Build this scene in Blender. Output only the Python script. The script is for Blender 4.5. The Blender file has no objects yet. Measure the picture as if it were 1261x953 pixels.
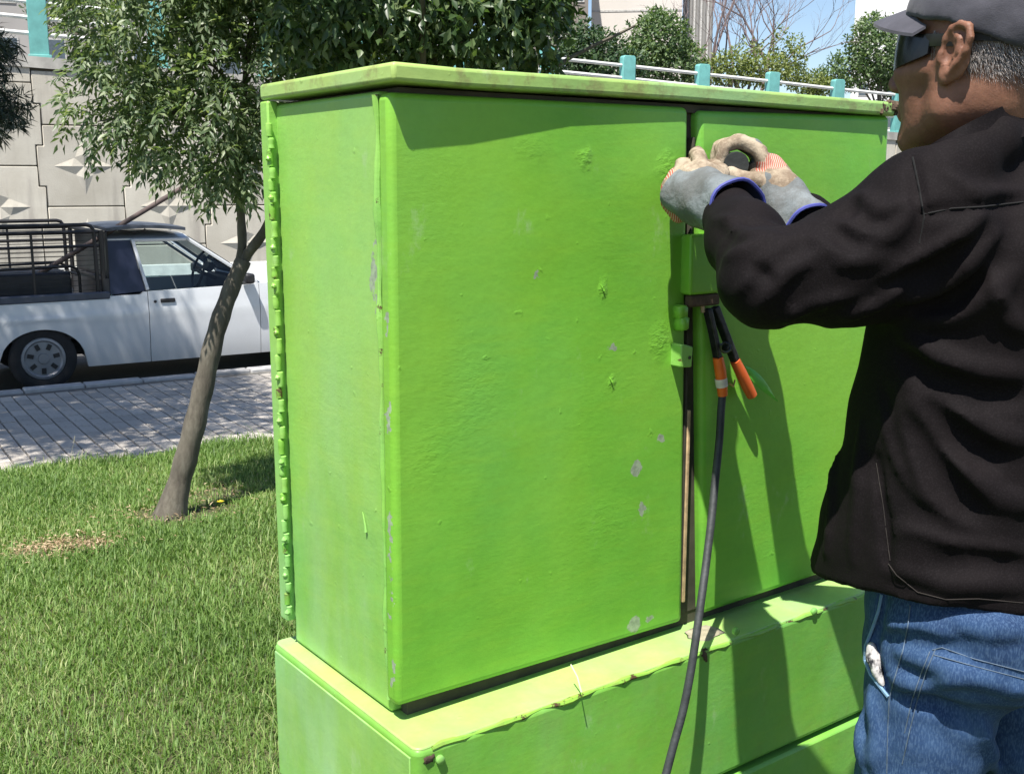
import bpy, bmesh, math, random
import numpy as np
from mathutils import Vector, Matrix
random.seed(7); RNG = np.random.default_rng(7)
SC = bpy.context.scene
COL = SC.collection
R = math.radians

# ------------------------------------------------------------------ camera
F_PX, PITCH, CAM_H = 1350.0, R(10.45), 1.5          # focal length in pixels of the 1261 px wide photograph
cam_data = bpy.data.cameras.new('camera')
cam_data.sensor_width = 36.0
cam_data.lens = F_PX / 1261.0 * 36.0
cam_data.clip_start = 0.05; cam_data.clip_end = 2000.0
cam = bpy.data.objects.new('camera', cam_data); COL.objects.link(cam)
cam.location = (0, 0, CAM_H); cam.rotation_euler = (math.pi/2 - PITCH, 0, 0)
SC.camera = cam

# ------------------------------------------------------------------ light
TH = R(53.54)                                        # heading of the cabinet front, clockwise from the view axis
D1 = np.array([math.sin(TH), math.cos(TH), 0.0])     # along the cabinet front
D2 = np.array([-math.cos(TH), math.sin(TH), 0.0])    # into the cabinet
SUN_A, SUN_B, SUN_C = 0.39, 0.265, 1.0                # sun travel along D1, D2 and down
sun_dir = D1*SUN_A + D2*SUN_B - np.array([0, 0, SUN_C]); sun_dir /= np.linalg.norm(sun_dir)
to_sun = -sun_dir
sun_el = math.asin(to_sun[2]); sun_rot = math.atan2(to_sun[0], to_sun[1])
sd = bpy.data.lights.new('sun', 'SUN'); sd.energy = 5.0; sd.angle = R(0.55); sd.color = (1.0, 0.955, 0.89)
sun = bpy.data.objects.new('sun', sd); COL.objects.link(sun)
sun.rotation_euler = Vector(sun_dir).to_track_quat('-Z', 'Y').to_euler(); sun.location = (0, 0, 30)
world = bpy.data.worlds.new('World'); SC.world = world; world.use_nodes = True
wn = world.node_tree.nodes; wl = world.node_tree.links
sky = wn.new('ShaderNodeTexSky'); sky.sky_type = 'NISHITA'; sky.sun_disc = False
sky.sun_elevation = sun_el; sky.sun_rotation = sun_rot
sky.air_density = 1.0; sky.dust_density = 1.2; sky.ozone_density = 1.0; sky.altitude = 1100
wl.new(sky.outputs[0], wn['Background'].inputs[0]); wn['Background'].inputs[1].default_value = 0.085
SC.view_settings.view_transform = 'Standard'; SC.view_settings.look = 'None'
SC.view_settings.exposure = 0.93; SC.view_settings.gamma = 1.0
SC.view_settings.use_curve_mapping = False
SC.render.engine = 'CYCLES'
SC.cycles.use_denoising = True
SC.cycles.max_bounces = 6; SC.cycles.transparent_max_bounces = 8
SC.cycles.sample_clamp_indirect = 8.0

# ------------------------------------------------------------------ helpers
def ray(px, py):
    "direction (world, y component 1) of the sight line through a pixel of the photograph"
    u, v = px - 630.5, py - 476.5
    s, c = math.sin(PITCH), math.cos(PITCH)
    d = np.array([u, F_PX*c - v*s, -F_PX*s - v*c])
    return d / d[1]
CAM = np.array([0, 0, CAM_H])
def at(px, py, depth):
    return CAM + ray(px, py)*depth
def on_plane(px, py, p0, n):
    d = ray(px, py); p0 = np.asarray(p0, float); n = np.asarray(n, float)
    return CAM + d*(np.dot(p0 - CAM, n)/np.dot(d, n))
def px_of(p):
    p = np.asarray(p, float) - CAM
    s, c = math.sin(PITCH), math.cos(PITCH)
    z = p[1]*c - p[2]*s
    return 630.5 + F_PX*p[0]/z, 476.5 - F_PX*(p[1]*s + p[2]*c)/z

def cat0(P, n=8):
    "smooth curve through points"
    P = [np.asarray(p, float) for p in P]; Q = [P[0]] + P + [P[-1]]; out = []
    for i in range(1, len(Q)-2):
        for k in range(n):
            t = k/n; a, b, c, d = Q[i-1], Q[i], Q[i+1], Q[i+2]
            out.append(.5*(2*b + (c-a)*t + (2*a-5*b+4*c-d)*t*t + (3*b-a-3*c+d)*t**3))
    return out + [P[-1]]
class MB:
    "collects geometry for one mesh"
    def __init__(s): s.v = []; s.f = []; s.m = []; s.mi = 0
    def add(s, vs, fs):
        o = len(s.v); s.v.extend([tuple(map(float, p)) for p in vs])
        for f in fs: s.f.append(tuple(i + o for i in f)); s.m.append(s.mi)
        return s
    def box(s, c, size, ax=None):
        c = np.asarray(c, float); h = np.asarray(size, float)/2
        A = np.eye(3) if ax is None else np.asarray(ax, float)
        vs = [c + A[0]*(h[0]*x) + A[1]*(h[1]*y) + A[2]*(h[2]*z) for z in (-1, 1) for y in (-1, 1) for x in (-1, 1)]
        return s.add(vs, [(0,2,3,1),(4,5,7,6),(0,1,5,4),(2,6,7,3),(0,4,6,2),(1,3,7,5)])
    def span(s, x0, x1, y0, y1, z0, z1):
        return s.box(((x0+x1)/2, (y0+y1)/2, (z0+z1)/2), (x1-x0, y1-y0, z1-z0))
    def bar(s, p, q, w, h=None, up=(0,0,1)):
        p = np.asarray(p, float); q = np.asarray(q, float); h = h or w
        d = q-p; L = np.linalg.norm(d); d = d/L; u = np.asarray(up, float)
        sx = np.cross(d, u); sx /= np.linalg.norm(sx); u2 = np.cross(sx, d)
        return s.box((p+q)/2, (L, w, h), (d, sx, u2))
    def tube(s, pts, r, n=8, cap=True, closed=False):
        pts = [np.asarray(p, float) for p in pts]; m = len(pts)
        rr = [r]*m if np.isscalar(r) else list(r)
        T = []
        for i in range(m):
            a = pts[(i-1) % m] if closed else pts[max(i-1, 0)]; b = pts[(i+1) % m] if closed else pts[min(i+1, m-1)]
            t = b-a; T.append(t/(np.linalg.norm(t)+1e-12))
        u = np.cross(T[0], (0,0,1.0))
        if np.linalg.norm(u) < .1: u = np.cross(T[0], (1.0,0,0))
        vs = []
        for i in range(m):
            u = u - T[i]*np.dot(u, T[i]); u /= np.linalg.norm(u); w = np.cross(T[i], u)
            for k in range(n):
                a = 2*math.pi*k/n; vs.append(pts[i] + rr[i]*(u*math.cos(a) + w*math.sin(a)))
        fs = []
        for i in range(m if closed else m-1):
            j = (i+1) % m
            for k in range(n):
                fs.append((i*n+k, i*n+(k+1) % n, j*n+(k+1) % n, j*n+k))
        if cap and not closed: fs += [tuple(range(n))[::-1], tuple((m-1)*n+k for k in range(n))]
        return s.add(vs, fs)
    def lathe(s, prof, c, axis, n=24, cap=True):
        "prof: (distance along the axis, radius)"
        c = np.asarray(c, float); a = np.asarray(axis, float); a /= np.linalg.norm(a)
        u = np.cross(a, (0,0,1.0))
        if np.linalg.norm(u) < .1: u = np.cross(a, (1.0,0,0))
        u /= np.linalg.norm(u); w = np.cross(a, u); vs = []; fs = []
        for (h, r) in prof:
            for k in range(n):
                t = 2*math.pi*k/n; vs.append(c + a*h + r*(u*math.cos(t) + w*math.sin(t)))
        for i in range(len(prof)-1):
            for k in range(n): fs.append((i*n+k, i*n+(k+1) % n, (i+1)*n+(k+1) % n, (i+1)*n+k))
        if cap: fs += [tuple(range(n))[::-1], tuple((len(prof)-1)*n+k for k in range(n))]
        return s.add(vs, fs)
    def prism(s, poly, w0, w1, fn):
        "polygon (list of 2D) swept from w0 to w1; fn(u, v, w) -> 3D"
        n = len(poly); vs = [fn(u, v, w0) for u, v in poly] + [fn(u, v, w1) for u, v in poly]
        fs = [tuple(range(n))[::-1], tuple(range(n, 2*n))] + [(i, (i+1) % n, n+(i+1) % n, n+i) for i in range(n)]
        return s.add(vs, fs)
    def grid(s, P, closed_u=False):
        P = np.asarray(P, float); nu, nv = P.shape[:2]
        fs = []
        for i in range(nu if closed_u else nu-1):
            for j in range(nv-1):
                k = (i+1) % nu; fs.append((i*nv+j, k*nv+j, k*nv+j+1, i*nv+j+1))
        return s.add(P.reshape(-1, 3), fs)
    def mesh(s, name):
        me = bpy.data.meshes.new(name); me.from_pydata(s.v, [], s.f); me.validate(); me.update(); return me
    def build(s, name, mat, parent=None, smooth=False, bevel=0, seg=2, auto=True, fixn=True):
        me = s.mesh(name); mats = mat if isinstance(mat, (list, tuple)) else [mat]
        for m in mats: me.materials.append(m)
        if len(mats) > 1: me.polygons.foreach_set('material_index', s.m)
        if fixn:
            bm = bmesh.new(); bm.from_mesh(me); bmesh.ops.recalc_face_normals(bm, faces=bm.faces); bm.to_mesh(me); bm.free()
        o = link(name, me, parent)
        if bevel:
            md = o.modifiers.new('bevel', 'BEVEL'); md.width = bevel; md.segments = seg; md.limit_method = 'ANGLE'; md.angle_limit = R(40)
            md.harden_normals = False
        if smooth or bevel:
            me.shade_smooth()
            if auto: me.set_sharp_from_angle(angle=R(42))
        return o
def link(name, me, parent=None):
    o = bpy.data.objects.new(name, me); COL.objects.link(o)
    if parent is not None: o.parent = parent
    return o
def empty(name, loc=(0,0,0), rz=0.0):
    o = bpy.data.objects.new(name, None); COL.objects.link(o); o.location = tuple(map(float, loc)); o.rotation_euler = (0, 0, rz)
    o.empty_display_size = 0.1; return o
def tag(o, label=None, cat=None, group=None, kind=None):
    if label: o['label'] = label
    if cat: o['category'] = cat
    if group: o['group'] = group
    if kind: o['kind'] = kind
    return o
def copy_obj(o, parent=None, loc=None):
    c = o.copy(); COL.objects.link(c); c.parent = parent
    if loc is not None: c.location = loc
    return c
def fast_mesh(name, V, tris, mat, parent=None, smooth=False, mi=None, uvcol=None):
    "numpy arrays -> mesh; tris (n,3) or (n,4)"
    V = np.ascontiguousarray(V, np.float32); tris = np.ascontiguousarray(tris, np.int32)
    k = tris.shape[1]; n = len(tris)
    me = bpy.data.meshes.new(name)
    me.vertices.add(len(V)); me.vertices.foreach_set('co', V.ravel())
    me.loops.add(n*k); me.loops.foreach_set('vertex_index', tris.ravel())
    me.polygons.add(n); me.polygons.foreach_set('loop_start', np.arange(0, n*k, k, dtype=np.int32))
    mats = mat if isinstance(mat, (list, tuple)) else [mat]
    for m in mats: me.materials.append(m)
    if mi is not None: me.polygons.foreach_set('material_index', np.ascontiguousarray(mi, np.int32))
    if uvcol is not None:
        at_ = me.attributes.new('shade', 'FLOAT', 'POINT'); at_.data.foreach_set('value', np.ascontiguousarray(uvcol, np.float32))
    me.update(calc_edges=True)
    if smooth: me.shade_smooth()
    return link(name, me, parent)

# ------------------------------------------------------------------ materials
class NT:
    def __init__(s, name):
        s.m = bpy.data.materials.new(name); s.m.use_nodes = True; s.t = s.m.node_tree; s.n = s.t.nodes; s.l = s.t.links
        s.b = s.n['Principled BSDF']; s._tc = None
    def coord(s, kind='Object'):
        if s._tc is None: s._tc = s.n.new('ShaderNodeTexCoord')
        return s._tc.outputs[kind]
    def set(s, k, v):
        i = s.b.inputs[k]
        if hasattr(v, 'is_output') or hasattr(v, 'links'): s.l.new(v, i)
        else: i.default_value = (*v, 1) if isinstance(v, (tuple, list)) and len(v) == 3 and len(i.default_value) == 4 else v
        return s
    def noise(s, scale, detail=4, rough=.55, vec=None, dist=0.0):
        n = s.n.new('ShaderNodeTexNoise'); n.inputs['Scale'].default_value = scale; n.inputs['Detail'].default_value = detail
        n.inputs['Roughness'].default_value = rough; n.inputs['Distortion'].default_value = dist
        s.l.new(vec if vec is not None else s.coord(), n.inputs['Vector']); return n.outputs['Fac']
    def mapping(s, scale=(1,1,1), loc=(0,0,0), rot=(0,0,0), vec=None):
        n = s.n.new('ShaderNodeMapping'); n.inputs['Scale'].default_value = scale; n.inputs['Location'].default_value = loc; n.inputs['Rotation'].default_value = rot
        s.l.new(vec if vec is not None else s.coord(), n.inputs['Vector']); return n.outputs[0]
    def ramp(s, fac, stops):
        n = s.n.new('ShaderNodeValToRGB'); e = n.color_ramp.elements
        while len(e) < len(stops): e.new(.5)
        for k, (p, c) in enumerate(stops):
            e[k].position = p; e[k].color = (*c, 1) if len(c) == 3 else c
        s.l.new(fac, n.inputs[0]); return n.outputs[0]
    def rng(s, fac, a, b, c=0.0, d=1.0, smooth=True):
        n = s.n.new('ShaderNodeMapRange'); n.interpolation_type = 'SMOOTHSTEP' if smooth else 'LINEAR'
        for k, v in zip(('From Min', 'From Max', 'To Min', 'To Max'), (a, b, c, d)): n.inputs[k].default_value = v
        s.l.new(fac, n.inputs['Value']); return n.outputs[0]
    def mix(s, fac, a, b, mode='MIX'):
        n = s.n.new('ShaderNodeMix'); n.data_type = 'RGBA'; n.blend_type = mode
        for k, v in ((0, fac), (6, a), (7, b)):
            if hasattr(v, 'is_output'): s.l.new(v, n.inputs[k])
            else: n.inputs[k].default_value = (*v, 1) if isinstance(v, (tuple, list)) and len(v) == 3 else v
        return n.outputs[2]
    def math(s, op, a, b=None):
        n = s.n.new('ShaderNodeMath'); n.operation = op
        for k, v in ((0, a), (1, b)):
            if v is None: continue
            if hasattr(v, 'is_output'): s.l.new(v, n.inputs[k])
            else: n.inputs[k].default_value = v
        return n.outputs[0]
    def dist(s, p, vec=None):
        n = s.n.new('ShaderNodeVectorMath'); n.operation = 'DISTANCE'; s.l.new(vec if vec is not None else s.coord(), n.inputs[0])
        n.inputs[1].default_value = tuple(map(float, p)); return n.outputs['Value']
    def attr(s, name):
        n = s.n.new('ShaderNodeAttribute'); n.attribute_name = name; return n.outputs['Fac']
    def rand(s):
        n = s.n.new('ShaderNodeObjectInfo'); return n.outputs['Random']
    def island(s):
        n = s.n.new('ShaderNodeNewGeometry'); return n.outputs['Random Per Island']
    def sep(s, vec=None):
        n = s.n.new('ShaderNodeSeparateXYZ'); s.l.new(vec if vec is not None else s.coord(), n.inputs[0]); return n.outputs
    def bump(s, h, strength=.3, dist=.01, prev=None):
        n = s.n.new('ShaderNodeBump'); n.inputs['Strength'].default_value = strength; n.inputs['Distance'].default_value = dist
        s.l.new(h, n.inputs['Height'])
        if prev is not None: s.l.new(prev, n.inputs['Normal'])
        s.l.new(n.outputs[0], s.b.inputs['Normal']); return n.outputs[0]
def simple(name, col, rough=.6, metal=0.0, var=.25, scale=8.0, bump=0.0, bscale=60.0, bdist=.004, spec=None, rand=0.0):
    "plain surface with mottled colour and fine relief"
    t = NT(name); a = tuple(c*(1-var) for c in col); b = tuple(min(1, c*(1+var)) for c in col)
    c = t.ramp(t.noise(scale, 6), [(.3, a), (.7, b)])
    if rand:
        c = t.mix(1.0, c, t.ramp(t.rand(), [(0, (1-rand,)*3), (1, (1+rand,)*3)]), 'MULTIPLY')
    t.set('Base Color', c); t.set('Roughness', rough); t.set('Metallic', metal)
    if spec is not None: t.set('Specular IOR Level', spec)
    if bump: t.bump(t.noise(bscale, 4), bump, bdist)
    return t.m
# ------------------------------------------------------------------ street frame
HS = R(58.0); DS = np.array([math.sin(HS), math.cos(HS), 0]); NS = np.array([-math.cos(HS), math.sin(HS), 0])   # along / across the street
HW = R(64.5); DW = np.array([math.sin(HW), math.cos(HW), 0]); NW = np.array([-math.cos(HW), math.sin(HW), 0])   # along / behind the ramp wall
S_LAWN, S_KERB, S_ROAD = 6.95, 10.06, 10.22
Z_PAVE, Z_KERB, Z_ROAD = -0.22, -0.25, -0.37
def street(t, s, z=0.0): return DS*t + NS*s + np.array([0, 0, z])
def lawn_z(s):
    k = np.clip((np.asarray(s, float) - 3.2)/(S_LAWN - 3.2), 0, 1)
    return -0.20*(k**1.3)
def lumps(x, y): return .012*np.sin(x*2.3+1)*np.cos(y*1.9) + .008*np.sin(x*5.1+y*3.7)

# ground
t = NT('earth_mat'); t.set('Base Color', t.ramp(t.noise(.6, 8), [(.3, (.10, .085, .06)), (.7, (.20, .17, .125))])); t.set('Roughness', .95); t.bump(t.noise(12, 6), .5, .05)
g = MB(); g.add([(-900, -900, -.46), (900, -900, -.46), (900, 900, -.46), (-900, 900, -.46)], [(0,1,2,3)])
tag(g.build('ground', t.m), kind='structure')
# lawn soil
t = NT('soil_mat'); c = t.ramp(t.noise(3.5, 8, .65), [(.32, (.055, .048, .022)), (.5, (.075, .082, .03)), (.72, (.10, .12, .04))])
t.set('Base Color', c); t.set('Roughness', 1.0); t.bump(t.noise(60, 5), .8, .02); SOIL = t.m
ts = np.linspace(-16, 16, 90); ss = np.concatenate([np.linspace(-9, 1, 12), np.linspace(1.3, S_LAWN, 60)])
T, S = np.meshgrid(ts, ss, indexing='ij'); X = DS[0]*T + NS[0]*S; Y = DS[1]*T + NS[1]*S
Zl = lawn_z(S) + lumps(X, Y)*np.clip((S_LAWN - S)*2, 0, 1)
m = MB(); m.grid(np.stack([X, Y, Zl], -1))
lawn = tag(m.build('lawn', SOIL, smooth=True), kind='structure')

# pavement of small pavers
PAVE = simple('paver_mat', (.40, .365, .32), .85, var=.18, scale=30, bump=.5, bscale=140, bdist=.003, rand=.16)
t = NT('paver_bed_mat'); t.set('Base Color', t.ramp(t.noise(20), [(.3, (.10, .095, .085)), (.7, (.16, .15, .13))])); t.set('Roughness', .95); BED = t.m
m = MB(); m.prism([(-16, S_LAWN), (16, S_LAWN), (16, S_KERB-.002), (-16, S_KERB-.002)], -.44, Z_PAVE-.012, lambda u, v, w: street(u, v, w - .03*max(0, (v-S_LAWN)/3) if w > -.4 else w))
pave = tag(m.build('pavement', BED), kind='structure')
pw, pl = .112, .225
slope = -.03/3
pm = MB(); hx, hy = pw/2-.0035, pl/2-.003
pm.prism([(-hx, -hy), (hx, -hy), (hx, hy), (-hx, hy)], -.03, 0, lambda u, v, w: np.array([u*(1 if w < -.01 else .94), v*(1 if w < -.01 else .97), w]))
pm.v = [(x, y, z) for x, y, z in pm.v]
pme = pm.mesh('paver'); pme.materials.append(PAVE)
paver_list = []
for j in range(int((S_KERB - S_LAWN)/pl)):
    for i in range(-50, 90):
        tt = (i + (.5 if j % 2 else 0)*0)*pw - .4; s_ = S_LAWN + (j+.5)*pl
        p = street(tt, s_, Z_PAVE + slope*(s_-S_LAWN)); px, py = px_of(p)
        vis = -25 < px < 355 and 440 < py < 605
        paver_list.append((0 if vis else 1, np.linalg.norm(p-CAM), p, i, j))
paver_list.sort(key=lambda q: (q[0], q[1]))
rot = math.atan2(DS[1], DS[0]); rest_v = []; rest_f = []
pr = random.Random(3)
base_v = np.array([v.co[:] for v in pme.vertices]); base_f = [tuple(p.vertices) for p in pme.polygons]
Mz = np.array([[math.cos(rot), -math.sin(rot), 0], [math.sin(rot), math.cos(rot), 0], [0, 0, 1]])
rest = MB()
for k, (v_, d_, p, i, j) in enumerate(paver_list):
    dz = pr.uniform(-.0035, .0035)
    if k < 300:
        o = link('paver', pme, pave); o.location = (p[0], p[1], p[2]+dz); o.rotation_euler = (pr.uniform(-.012, .012), pr.uniform(-.012, .012), rot)
    elif d_ < 13:
        rest.add(base_v @ Mz.T + p + (0, 0, dz), base_f)
o = rest.build('paver_field', PAVE, pave, fixn=False); o['kind'] = 'stuff'

# kerb of separate stones
KERB = simple('kerb_mat', (.34, .335, .33), .85, var=.2, scale=9, bump=.5, bscale=70, bdist=.006, rand=.18)
kerb = MB(); kerb.prism([(-30, S_KERB+.01), (40, S_KERB+.01), (40, S_ROAD-.01), (-30, S_ROAD-.01)], -.44, Z_KERB-.02, lambda u, v, w: street(u, v, w))
kerb = tag(kerb.build('kerb', BED), kind='structure')
km = MB(); km.span(-.245, .245, 0, .16, -.16, .012); kme = None
for k in range(-8, 22):
    tt = k*.5 + .1; p = street(tt, S_KERB, Z_KERB)
    if kme is None:
        o = km.build('kerb_stone', KERB, kerb, bevel=.012); kme = o.data
    else:
        o = link('kerb_stone', kme, kerb); md = o.modifiers.new('bevel', 'BEVEL'); md.width = .012; md.segments = 2
    o.location = (p[0], p[1], p[2] + pr.uniform(-.006, .006)); o.rotation_euler = (0, 0, rot + pr.uniform(-.006, .006))

# road
t = NT('asphalt_mat'); c = t.ramp(t.noise(40, 8, .7), [(.3, (.035, .035, .037)), (.7, (.075, .073, .07))]); c = t.mix(t.rng(t.noise(.7, 4), .45, .7), c, (.10, .095, .085))
t.set('Base Color', c); t.set('Roughness', .9); t.bump(t.noise(220, 4), .5, .006)
m = MB(); m.prism([(-80, S_ROAD-.02), (120, S_ROAD-.02), (120, 26), (-80, 26)], -.45, Z_ROAD, lambda u, v, w: street(u, v, w))
tag(m.build('road', t.m), kind='structure')

# ------------------------------------------------------------------ ramp retaining wall of cross shaped panels
def wall_top(t): return 3.79 - .045*(t - 1.4)
S_WALL = 22.64
def wpt(t, out, z): return DW*t + NW*(S_WALL - out) + np.array([0, 0, z])
t = NT('precast_mat'); c = t.ramp(t.noise(1.1, 8, .6), [(.25, (.38, .345, .28)), (.55, (.51, .475, .40)), (.8, (.58, .545, .465))])
c = t.mix(t.rng(t.noise(1.0, 5, .6, t.mapping((3, 3, .35))), .5, .75), c, (.34, .31, .265))
c = t.mix(1.0, c, t.ramp(t.rand(), [(0, (.86, .86, .86)), (1, (1.08, 1.08, 1.08))]), 'MULTIPLY')
t.set('Base Color', c); t.set('Roughness', .9); t.bump(t.noise(35, 5), .3, .01); PRECAST = t.m
wall = empty('retaining_wall', wpt(0, 0, Z_ROAD)); 
tag(wall, 'beige precast concrete ramp wall with star reliefs behind the parked pickup', 'retaining wall')
wl0 = wall.location.copy()
def wbuild(mb, name, mat, parent=wall, **k):
    o = mb.build(name, mat, parent, **k)
    if parent is wall: o.location = -wl0
    return o
m = MB(); m.add([wpt(-20, -.05, -.5), wpt(44, -.05, -.5), wpt(44, -.05, wall_top(44)-.05), wpt(-20, -.05, wall_top(-20)-.05),
                 wpt(-20, -.6, -.5), wpt(44, -.6, -.5), wpt(44, -.6, wall_top(44)-.05), wpt(-20, -.6, wall_top(-20)-.05)],
                [(0,1,2,3),(7,6,5,4),(0,4,5,1),(2,6,7,3),(1,5,6,2),(0,3,7,4)])
wbuild(m, 'backing', simple('joint_mat', (.20, .185, .155), .95))
# one panel and one star, shared by all
PX = 1.5; q = .009
def panel_poly(z0, z1, zc):
    hw, nw_, qh = .81-q, .69-q, .375
    P = []
    def xh(z): return hw if abs(z-zc) < qh else nw_
    zs = sorted({z0, z1, *[z for z in (zc-qh+q, zc+qh-q) if z0 < z < z1]})
    right = []
    for a, b in zip(zs[:-1], zs[1:]):
        w = xh((a+b)/2); right += [(w, a), (w, b)]
    out = [right[0]]
    for r_ in right[1:]:
        if r_ != out[-1]: out.append(r_)
    return out + [(-x, z) for x, z in reversed(out)]
full_panel = None; star_me = None
def star_mesh():
    b = MB(); n = 8; ro, ri, h = .56, .23, .042
    vs = [(0, -h*.25, 0)]
    for k in range(n):
        a = math.pi/2*(k/2); r_ = ro if k % 2 == 0 else ri
        vs.append((r_*math.cos(a), 0.004, r_*math.sin(a)))
    for k in range(4):
        a = math.pi/2*k; vs.append((.22*math.cos(a), -h, .22*math.sin(a)))
    fs = []
    for k in range(4):
        tip = 1+2*k; i0 = 1+(2*k-1) % 8; i1 = 1+(2*k+1) % 8; rg = 9+k
        fs += [(tip, i1, rg), (i1, 0, rg), (0, i0, rg), (i0, tip, rg)]
    return b.add(vs, fs)
sob = star_mesh()
ang_w = math.atan2(DW[1], DW[0])
for ci in range(-3, 17):
    tc = 1.80 + ci*PX; zoff = 1.84 if ci % 2 == 0 else 1.09
    for ri in range(-2, 3):
        zc = zoff + 1.5*ri; top = wall_top(tc) - .22
        z0, z1 = max(zc - .75 + q, Z_ROAD - .05), min(zc + .75 - q, top)
        if z1 - z0 < .12: continue
        poly = panel_poly(z0, z1, zc)
        b = MB(); b.prism([(x, z) for x, z in poly], -.06, 0.0, lambda u, v, w: np.array([u, w+.0, v]))
        o = b.build('panel', PRECAST, wall, bevel=.012, seg=1)
        p = wpt(tc, 0, 0); o.location = Vector(p) - wl0; o.rotation_euler = (0, 0, ang_w)
        if zc - z0 > .49 and z1 - zc > .49:
            if star_me is None:
                so = sob.build('star_relief', PRECAST, o); star_me = so.data
            else: so = link('star_relief', star_me, o)
            so.location = (0, -.0605, zc)
m = MB()
for a, b_ in ((-20, 12), (12, 44)):
    m.add([wpt(a, .10, wall_top(a)-.2), wpt(b_, .10, wall_top(b_)-.2), wpt(b_, .10, wall_top(b_)), wpt(a, .10, wall_top(a)),
           wpt(a, -.3, wall_top(a)-.2), wpt(b_, -.3, wall_top(b_)-.2), wpt(b_, -.3, wall_top(b_)), wpt(a, -.3, wall_top(a))],
          [(0,1,2,3),(7,6,5,4),(0,4,5,1),(2,6,7,3),(1,5,6,2),(0,3,7,4)])
wbuild(m, 'coping', simple('coping_mat', (.36, .345, .31), .9, var=.25, scale=3, bump=.4, bscale=50))
# ramp deck behind the wall
m = MB(); m.add([wpt(-20, -.3, wall_top(-20)-.12), wpt(44, -.3, wall_top(44)-.12), wpt(44, -14, wall_top(44)-.12), wpt(-20, -14, wall_top(-20)-.12),
                 wpt(-20, -.3, -.5), wpt(44, -.3, -.5), wpt(44, -14, -.5), wpt(-20, -14, -.5)], [(0,1,2,3),(4,7,6,5),(1,5,6,2),(2,6,7,3),(3,7,4,0),(0,4,5,1)])
tag(m.build('ramp_road', simple('ramp_mat', (.12, .12, .118), .9)), kind='structure')

# railing on the ramp
TEAL = simple('teal_paint_mat', (.145, .40, .37), .55, var=.18, scale=5, bump=.2, bscale=40, rand=.1)
RAILW = simple('white_rail_mat', (.62, .62, .59), .5, var=.15, scale=6)
rail = empty('ramp_railing', wpt(0, -.1, wall_top(0)))
tag(rail, 'railing of turquoise posts and white pipes along the top of the ramp', 'railing')
rl0 = rail.location.copy(); pmesh = None
for k in range(-5, 19):
    tt = 1.18 + 2.108*k; p = wpt(tt, -.1, wall_top(tt))
    if pmesh is None:
        b = MB(); b.prism([(-.165, -.02), (.165, -.02), (.165, 1.17), (.13, 1.21), (-.13, 1.21), (-.165, 1.17)], -.09, .09, lambda u, v, w: np.array([u, w, v]))
        b.span(-.20, .20, -.13, .13, -.02, .05)
        o = b.build('post', TEAL, rail, bevel=.01); pmesh = o.data
    else:
        o = link('post', pmesh, rail); md = o.modifiers.new('bevel', 'BEVEL'); md.width = .01; md.segments = 2
    o.location = Vector(p) - rl0; o.rotation_euler = (0, pr.uniform(-.008, .008), ang_w)
for hz in (.42, .70, .98):
    b = MB(); b.tube([wpt(1.18+2.108*k, -.1, wall_top(1.18+2.108*k)+hz + pr.uniform(-.01, .01)) - np.array(rl0) for k in range(-5, 19)], .04, 8)
    b.build('rail', RAILW, rail, smooth=True)
# low painted barrier at the foot of the wall
b = MB(); sA = 19.6
b.prism([(-.22, -.40), (.22, -.40), (.16, -.02), (-.16, -.02)], -22, 60, lambda u, v, w: DW*w + NW*(sA+u) + np.array([0, 0, v]))
bar = b.build('road_barrier', TEAL); tag(bar, 'low turquoise and white roadside barrier seen through the pickup windows', 'barrier')
b = MB(); b.prism([(-.18, -.018), (.18, -.018), (.15, .15), (-.15, .15)], -22, 60, lambda u, v, w: DW*w + NW*(sA+u) + np.array([0, 0, v]))
b.build('top_band', RAILW, bar)
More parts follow.
